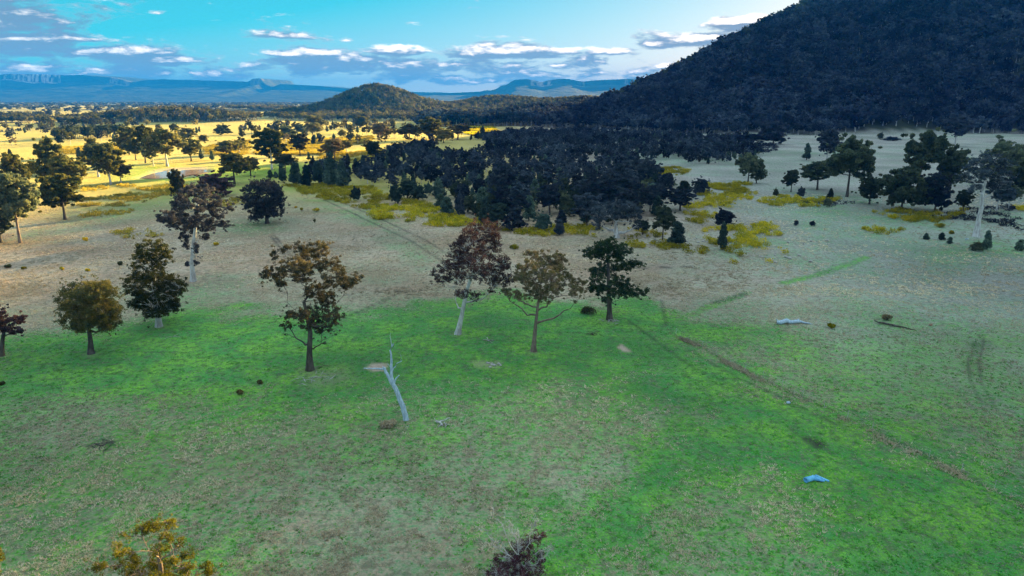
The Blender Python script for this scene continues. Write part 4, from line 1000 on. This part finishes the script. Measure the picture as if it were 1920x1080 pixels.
kg = (rp > .55) & (r.uniform(0, 1, len(P)) < .55 * sst(g, .25, .6)) & (so_ < .4) & (P[:, 1] < 190)
V1 = tufts(P[kg], 6, .13, .08, .34, r)
o = link('green_grass', mesh_np('green_grass', *V1[:2], attrs=dict(tone=V1[2])), L_tgreen)
tag(o, 'short lush green grass in the middle of the paddock', 'grass', kind='stuff')
# coarse grass ridge along the old fence line
fl = np.array(PX([(1255,622),(1330,660),(1400,700),(1500,748),(1650,822),(1800,893),(1950,972)])); t = r.uniform(0, 1, 2600); seg = np.concatenate([[0], np.cumsum(np.linalg.norm(np.diff(fl, axis=0), axis=1))])
fx_ = np.interp(t * seg[-1], seg, fl[:, 0]) + r.normal(0, .5, 2600); fy_ = np.interp(t * seg[-1], seg, fl[:, 1]) + r.normal(0, .5, 2600)
k = fbm(fx_, fy_, 4, 3, 5) + r.normal(0, .08, 2600) > .60; V1 = tufts(np.stack([fx_, fy_], 1)[k], 6, .30, .05, .45, r)
o = link('fence_line_grass', mesh_np('fence_line_grass', *V1[:2], attrs=dict(tone=V1[2])), L_tdry); tag(o, 'rank uncut grass ridge along the old fence line', 'grass', kind='stuff')

# ------------------------------------------------------------------ bracken and scrub
def patch_fill(polys, d, rr_, h, per, ls, mat_, name, label, seed, thr=.42, cat='bracken', lobes=1.0):
    r = np.random.default_rng(seed); Cs = []
    for pl in polys:
        p = np.array(PX(pl)); lo = p.min(0); hi = p.max(0); n = int((hi[0] - lo[0]) * (hi[1] - lo[1]) / d ** 2)
        q_ = np.stack([r.uniform(lo[0] - 2, hi[0] + 2, n), r.uniform(lo[1] - 2, hi[1] + 2, n)], 1)
        wx = q_[:, 0] + (fbm(q_[:, 0], q_[:, 1], 8, 3, 2) - .5) * 9; wy = q_[:, 1] + (fbm(q_[:, 0], q_[:, 1], 8, 3, 6) - .5) * 12
        k = inpoly(wx, wy, [tuple(a) for a in p]) & (fbm(q_[:, 0], q_[:, 1], 5, 3, 19) > thr); Cs.append(q_[k])
    C = np.concatenate(Cs); z = Hgt(C[:, 0], C[:, 1]); R = rr_ * r.uniform(.6, 1.3, len(C))
    v_, f_, t_ = fill(np.stack([C[:, 0], C[:, 1], z + h * r.uniform(.3, .8, len(C))], 1), R, per, ls, r, flat=.6)
    v_[:, 2] = np.maximum(v_[:, 2], np.repeat(Hgt(v_[::3, 0], v_[::3, 1]), 3) + np.tile([-.02, .12, .22], len(v_) // 3))
    o = link(name, mesh_np(name, v_, f_, attrs=dict(tone=t_)), mat_); return tag(o, label, cat, kind='stuff')
BR = [[(535,348),(600,345),(690,352),(760,372),(820,388),(880,402),(885,420),(860,428),(800,424),(760,418),(720,416),(690,402),(640,384),(590,372)],
      [(700,395),(740,390),(745,408),(715,418),(690,410)], [(880,405),(960,430),(1060,425),(1130,430),(1130,446),(1060,442),(960,442),(900,425)],
      [(1228,316),(1270,313),(1300,322),(1280,330),(1230,328)], [(1330,345),(1400,345),(1430,358),(1420,366),(1330,374),(1310,365)], [(1290,378),(1400,368),(1410,378),(1340,392),(1290,396)],
      [(1415,380),(1440,371),(1500,366),(1590,376),(1545,384),(1480,388),(1430,386)], [(1285,402),(1340,396),(1345,412),(1320,424),(1285,420)], [(1300,436),(1360,428),(1420,430),(1490,428),(1492,440),(1450,452),(1410,466),(1350,470),(1310,452)],
      [(1290,468),(1340,470),(1390,464),(1380,476),(1330,480),(1290,476)], [(1395,424),(1450,418),(1456,426),(1410,430)], [(1615,432),(1650,424),(1690,430),(1680,437),(1640,440)], [(1175,425),(1240,440),(1245,452),(1190,450)],
      [(1640,396),(1700,392),(1800,392),(1810,402),(1730,418),(1660,408)], [(1380,482),(1420,478),(1422,490),(1392,496)], [(1430,466),(1476,464),(1480,476),(1450,480)], [(1905,385),(1940,385),(1940,400),(1905,400)], [(1225,455),(1290,460),(1300,470),(1240,470)], [(1180,455),(1215,458),(1215,468),(1180,466)]]
patch_fill(BR, 1.25, 1.15, 1.15, 46, .36, L_brack, 'bracken', 'yellow-green bracken in broad patches beside the thicket', 3, .46)
SCR = [[(205,436),(260,430),(305,436),(300,446),(230,446)], [(140,375),(250,360),(300,368),(260,385),(160,390)], [(150,400),(200,395),(250,392),(240,402),(170,410)], [(250,355),(330,345),(420,355),(380,370),(280,365)], [(470,290),(520,262),(640,262),(650,290),(560,292)],
       [(380,275),(470,262),(470,290),(390,290)], [(100,278),(240,270),(240,285),(110,290)], [(150,352),(240,345),(250,352),(160,360)], [(395,380),(460,372),(470,385),(410,392)], [(600,290),(720,280),(740,300),(620,310)], [(560,262),(700,255),(700,270),(560,275)]]
patch_fill(SCR, 1.15, 1.0, .8, 22, .42, L_gold, 'scrub', 'low olive scrub in bands over the sunlit plain', 5, .45, 'scrub')
patch_fill([[(1500,372),(1600,380),(1560,390),(1500,384)], [(1690,395),(1900,385),(1930,440),(1860,420),(1760,412)], [(1300,262),(1450,268),(1460,285),(1320,290)]], 1.5, 1.1, .8, 20, .42, L_forest, 'low_scrub', 'dark bluish scrub under the right-hand trees', 6, .45, 'scrub')
patch_fill([[(880,236),(925,238),(935,252),(900,258),(870,250)]], 2.2, 1.9, 1.2, 26, .8, L_brack, 'far_bracken', 'bright yellow-green clearing beside the lit woodland', 8, .2)
# single shrubs one can point to
def shrub(u, v, wpx, hpx, lm, label, name='shrub', seed=0, group=None, per=110, ls=.22):
    r = np.random.default_rng(seed + 500); x, y = G(u, v); m = AT(u + 1, v, y)[0] - AT(u, v, y)[0]; w_, h = wpx * m * .5, hpx * m
    root = bpy.data.objects.new(name, None); COL.objects.link(root); root.location = (x, y, float(Hgt(x, y))); tag(root, label, 'shrub', group)
    n = 9; a = r.uniform(0, 6.28, n); d = w_ * r.uniform(0, .65, n); C = np.stack([np.cos(a) * d, np.sin(a) * d, h * r.uniform(.3, .7, n)], 1); R = np.full(n, max(w_ * .42, .2)) * r.uniform(.7, 1.2, n)
    v_, f_, t_ = fill(C, R, per, ls, r, flat=.8); v_[:, 2] = np.maximum(v_[:, 2], .02 + np.tile([0, .06, .1], len(v_) // 3)); link('foliage', mesh_np('foliage', v_, f_, attrs=dict(tone=t_)), lm, root)
    P_ = [(curve((0, 0, -.05), c_, r, .05, 4), np.linspace(.035, .012, 4)) for c_ in C]
    v_, f_ = tubes(P_, 4); link('stems', mesh_np('stems', v_, f_), B_dark, root)
    return root
for i, (u, v, w_, h_, lm, lab) in enumerate([(1560,615,18,12,L_brack,'small golden-green shrub alone between the two fallen logs'), (1762,426,24,8,L_brack,'yellow-green clump left of the blue-white ghost gum trunk'), (1783,438,12,8,L_brack,'small yellow-green clump among the dark saplings by the ghost gum'),
    (965,468,20,9,L_brack,'small yellow bracken clump above the sparse central gum'), (725,801,40,10,L_tdry,'rusty low shrub left of the dead tree foot'), (449,737,14,10,L_olive,'small dark green shrub in the grass left of the dark-trunked gum'), (488,718,10,8,L_olive,'tiny dark shrub between the dark-trunked gum and the left one'),
    (1662,600,26,10,L_sparse,'dry straw shrub on the end of the dark fallen log'), (160,452,14,7,L_brack,'small yellow shrub in the shade just below the sunlit edge'), (116,505,10,6,L_brack,'tiny yellow shrub above the mop-headed tree'), (164,508,10,6,L_brack,'second tiny yellow shrub above the mop-headed tree'),
    (405,458,12,7,L_brack,'small yellow shrub right of the tall ragged gum'), (593,398,16,7,L_brack,'yellow bracken clump below the narrow track head'), (566,396,9,6,L_brack,'tiny yellow clump left of the bracken clump below the track head'), (555,391,8,4,L_brack,'tiny yellow clump highest of three below the track head'),
    (15,500,16,8,L_olive,'dark low shrub near the left edge above the ragged gum'), (45,503,10,6,L_brack,'small olive shrub near the left edge'), (225,497,16,9,L_olive,'olive shrub just left of the two-tiered tree'), (590,418,6,9,L_olive,'tiny dark sapling right of the dense rounded tree'), (1100,588,40,14,L_sparse,'brown dead brush left of the layered green gum'),
    (1745,612,5,4,L_tdry,'pale tuft right of the dark fallen log'), (250,495,12,8,L_olive,'small olive shrub beside the crown of the two-tiered tree'), (5,722,10,6,L_olive,'tiny dark shrub on the left edge below the ragged gum')]):
    shrub(u, v, w_, h_, lm, lab, 'shrub', i)

# ------------------------------------------------------------------ fallen wood, stones and litter
def fallen(name, label, u, v, paths, m_, cat='log', part='log'):
    """paths: list of ([(dx,dy,dz)...] in metres from the spot, r0, r1)"""
    x, y = G(u, v); root = bpy.data.objects.new(name, None); COL.objects.link(root); root.location = (x, y, float(Hgt(x, y))); tag(root, label, cat)
    r = np.random.default_rng(int(u * 7 + v))
    for i, (P_, a, b_) in enumerate(paths):
        p = np.array(P_, float); s_ = np.linspace(0, len(p) - 1, 9); q_ = np.stack([np.interp(s_, np.arange(len(p)), p[:, k]) for k in range(3)], 1)
        q_[1:-1] += r.normal(0, a * .16, (7, 3)); ra = np.linspace(a, b_, 9) * r.uniform(.9, 1.12, 9); ra[0] *= .55; ra[-1] *= .5
        v_, f_ = tubes([(q_, ra)], 8 if a > .1 else 5); link(part if i == 0 or part == 'stick' else 'branch', mesh_np('log', v_, f_, smooth=True), m_, root)
    return root
fallen('fallen_log', 'bleached bluish-white fallen log lying left of the small golden shrub', 1485, 606, [([(-2.9,-.2,.35),(-1.2,0,.42),(.5,.1,.45),(1.6,.2,.5)], .46, .30), ([(1.4,.2,.45),(2.4,-.1,.25),(3.7,-.5,.08)], .26, .06), ([(-2.6,-.1,.5),(-2.9,.3,.9)], .16, .06), ([(.8,.1,.6),(1.5,.5,.85)], .14, .05)], B_white)
fallen('fallen_log', 'dark slender fallen trunk at the upper right of the paddock', 1676, 612, [([(-2.2,1.4,.3),(-.6,.4,.25),(1.0,-1.0,.2),(2.6,-2.4,.12)], .24, .08), ([(-2.2,1.4,.3),(-2.7,2.0,.5)], .12, .05), ([(.2,-.2,.2),(-1.4,-.7,.1)], .06, .03)], B_dark)
fallen('stick_pile', 'grey broken stump and branches right of the dead tree foot', 830, 800, [([(-.9,.6,.2),(-.3,0,.35),(.1,-.7,.15)], .17, .09), ([(-.5,.2,.3),(.4,.3,.55),(.9,.5,.8)], .10, .05), ([(.2,.1,.3),(.5,-.6,.2),(.4,-1.2,.1)], .09, .04), ([(-.2,-.4,.2),(-.5,-1.0,.1)], .06, .03), ([(.3,0,.2),(1.1,-.4,.1)], .06, .02), ([(-.9,.6,.2),(-1.2,1.1,.4)], .06, .03), ([(0,-.2,.3),(.15,-1.1,.5)], .05, .02)], B_grey, 'branches', 'stick')
rs = np.random.default_rng(8)
def sticks(name, label, u, v, n, L, a, m_, cat='branches', wide=1.0):
    ps = []
    for _ in range(n):
        t = rs.uniform(0, 6.28); c_ = rs.normal(0, .45, 2) * wide; l = L * rs.uniform(.4, 1); ps.append(([(c_[0], c_[1], .06), (c_[0] + l * .5 * math.cos(t), c_[1] + l * .5 * math.sin(t), .12 + rs.uniform(0, .15)), (c_[0] + l * math.cos(t + .2), c_[1] + l * math.sin(t + .2), .05)], a * rs.uniform(.6, 1.2), a * .25))
    return fallen(name, label, u, v, ps, m_, cat, 'stick')
sticks('stick_pile', 'fallen grey branches at the foot of the wide dark-trunked gum', 598, 708, 13, 3.2, .05, B_grey, wide=2.6)
sticks('stick_pile', 'bundle of sticks just right of the dark-trunked gum foot', 607, 686, 9, 1.6, .045, B_brown, wide=1.2)
sticks('fallen_branch', 'pale fallen branch lying between the leaning gum and the sparse gum', 914, 640, 5, 1.8, .09, B_grey, wide=.5)
sticks('stick_pile', 'dark brush heap right of the sparse gum, below the layered green gum', 1112, 626, 16, 1.5, .05, B_dark, wide=1.0)
sticks('stick_pile', 'dark heap of old timber in the lower left of the paddock', 200, 832, 12, 2.2, .07, B_dark, wide=1.5)
sticks('stick_pile', 'bark litter round the foot of the layered green gum', 1143, 602, 12, 1.8, .06, B_grey, wide=1.8)
sticks('fallen_branch', 'thin fallen twigs between the two-tiered tree and the dark-trunked gum', 322, 634, 5, 2.2, .03, B_grey, wide=1.2)
sticks('fallen_branch', 'single stick lying below the dead tree foot', 765, 805, 2, .9, .04, B_grey, wide=.2)
sticks('fallen_branch', 'small pale stick right of the dark fallen trunk', 1662, 643, 1, 1.4, .05, B_white, wide=.1)
def stone(name, label, u, v, n, a, m_, wide, cat='stones'):
    x, y = G(u, v); root = bpy.data.objects.new(name, None); COL.objects.link(root); root.location = (x, y, float(Hgt(x, y))); tag(root, label, cat)
    for _ in range(n):
        r_1 = a * rs.uniform(.5, 1.2); th, ph = np.meshgrid(np.linspace(0, np.pi, 5), np.linspace(0, 2 * np.pi, 7)[:-1], indexing='ij')
        V_ = np.stack([np.sin(th) * np.cos(ph), np.sin(th) * np.sin(ph), np.cos(th) * .6], -1).reshape(-1, 3); V_ *= r_1 * (1 + rs.uniform(-.22, .22, (len(V_), 1)))
        off = np.array([rs.normal(0, wide), rs.normal(0, wide), r_1 * .35]); i = np.arange(30).reshape(5, 6)
        Fq = np.stack([i[:-1], np.roll(i[:-1], -1, 1), np.roll(i[1:], -1, 1), i[1:]], -1).reshape(-1, 4); link('stone', mesh_np('stone', V_ + off, Fq), m_, root)
M_stone, q, o = mat('pale_stone'); tcs = q.new('ShaderNodeTexCoord').outputs['Object']; pbsdf(q, o, q.mix(q.noise(tcs, 3, 4), (.28, .25, .22), (.55, .52, .48)), .9)
stone('stone_heap', 'small heap of pale and dark stones below the leaning gum', 919, 686, 12, .28, M_stone, .7)
stone('white_stone', 'single white stone beside the old fence line', 1478, 758, 1, .34, B_white, 0, 'stone')
stone('pale_stones', 'pale stones in the dip left of the squat cypress', 1225, 452, 10, .45, M_stone, 3.0)
stone('pale_stones', 'pale stones below the yellow bracken patch', 1450, 482, 12, .45, M_stone, 4.0)
stone('pale_stones', 'pale stones scattered right of the bracken mound', 1530, 452, 8, .45, M_stone, 4.0)
stone('pale_stones', 'pale stones at the right end of the creek dip', 1300, 452, 10, .5, M_stone, 2.5)
stone('white_stone', 'white stone at the foot of the blue-white ghost gum', 1815, 449, 2, .5, B_white, .3, 'stone')
# hollow pale log with a split slab
x, y = G(1527, 903); root = bpy.data.objects.new('hollow_log', None); COL.objects.link(root); root.location = (x, y, float(Hgt(x, y))); tag(root, 'bright blue hollow log-like piece with loose slabs on the vivid green grass', 'log')
def pipe(p, q_, ro, ri, n=14):
    p, q_ = np.array(p, float), np.array(q_, float); d = (q_ - p) / np.linalg.norm(q_ - p); u_ = np.cross(d, (0, 0, 1)); u_ /= np.linalg.norm(u_); v_ = np.cross(u_, d); a = np.linspace(0, 2 * np.pi, n, endpoint=False)
    ring = lambda c, r_: c + r_ * (np.cos(a)[:, None] * u_ + np.sin(a)[:, None] * v_)
    V_ = np.concatenate([ring(p, ri), ring(p, ro), ring(q_, ro * .9), ring(q_, ri * .9)]); i = np.arange(4 * n).reshape(4, n); F_ = []
    for a_, b_ in ((0, 1), (1, 2), (2, 3), (3, 0)): F_.append(np.stack([i[a_], np.roll(i[a_], -1), np.roll(i[b_], -1), i[b_]], -1))
    return V_, np.concatenate(F_)
v_, f_ = pipe((-1.15, -.35, .30), (.10, .25, .26), .30, .20); link('hollow_trunk', mesh_np('hollow_trunk', v_, f_), B_blue, root)
v_, f_ = tubes([(np.array([(-.1, .1, .2), (.4, -.15, .22), (.75, -.3, .12)]), np.array([.2, .16, .08]))], 7); link('broken_end', mesh_np('broken_end', v_, f_), B_blue, root)
V_ = np.array([(.25,.55,.34),(.40,.75,.36),(1.55,-.10,.14),(1.40,-.32,.12)]); V_ = np.concatenate([V_, V_ - [0, 0, .10]]); link('slab', mesh_np('slab', V_, np.array([[0,3,2,1],[4,5,6,7],[0,1,5,4],[1,2,6,5],[2,3,7,6],[3,0,4,7]])), B_blue, root)
V_ = V_ * [.9, .9, 1] + [-.35, -.05, .02]; link('slab', mesh_np('slab', V_, np.array([[0,3,2,1],[4,5,6,7],[0,1,5,4],[1,2,6,5],[2,3,7,6],[3,0,4,7]])), B_blue, root)
# old wire fence along the grass ridge
root = bpy.data.objects.new('wire_fence', None); COL.objects.link(root); tag(root, 'faint old wire fence with thin grey posts along the rough grass ridge', 'fence')
px_ = []
for t in np.linspace(0.02, .98, 17):
    X = np.interp(t * seg[-1], seg, fl[:, 0]) + .5; Y = np.interp(t * seg[-1], seg, fl[:, 1]) + .3; z = float(Hgt(X, Y)); px_.append((X, Y, z))
    v_, f_ = tubes([(np.array([(X, Y, z - .2), (X + .02, Y, z + 1.15)]), np.array([.03, .03]))], 4); link('post', mesh_np('post', v_, f_), B_grey, root)
px_ = np.array(px_)
for h in (.45, .8, 1.1):
    v_, f_ = tubes([(px_ + [0, 0, h], np.full(len(px_), .006))], 3); link('wire', mesh_np('wire', v_, f_), B_grey, root)
open('/tmp/tris.txt','w').write(str(sum(len(me.loops) - 2 * len(me.polygons) for me in bpy.data.meshes)))
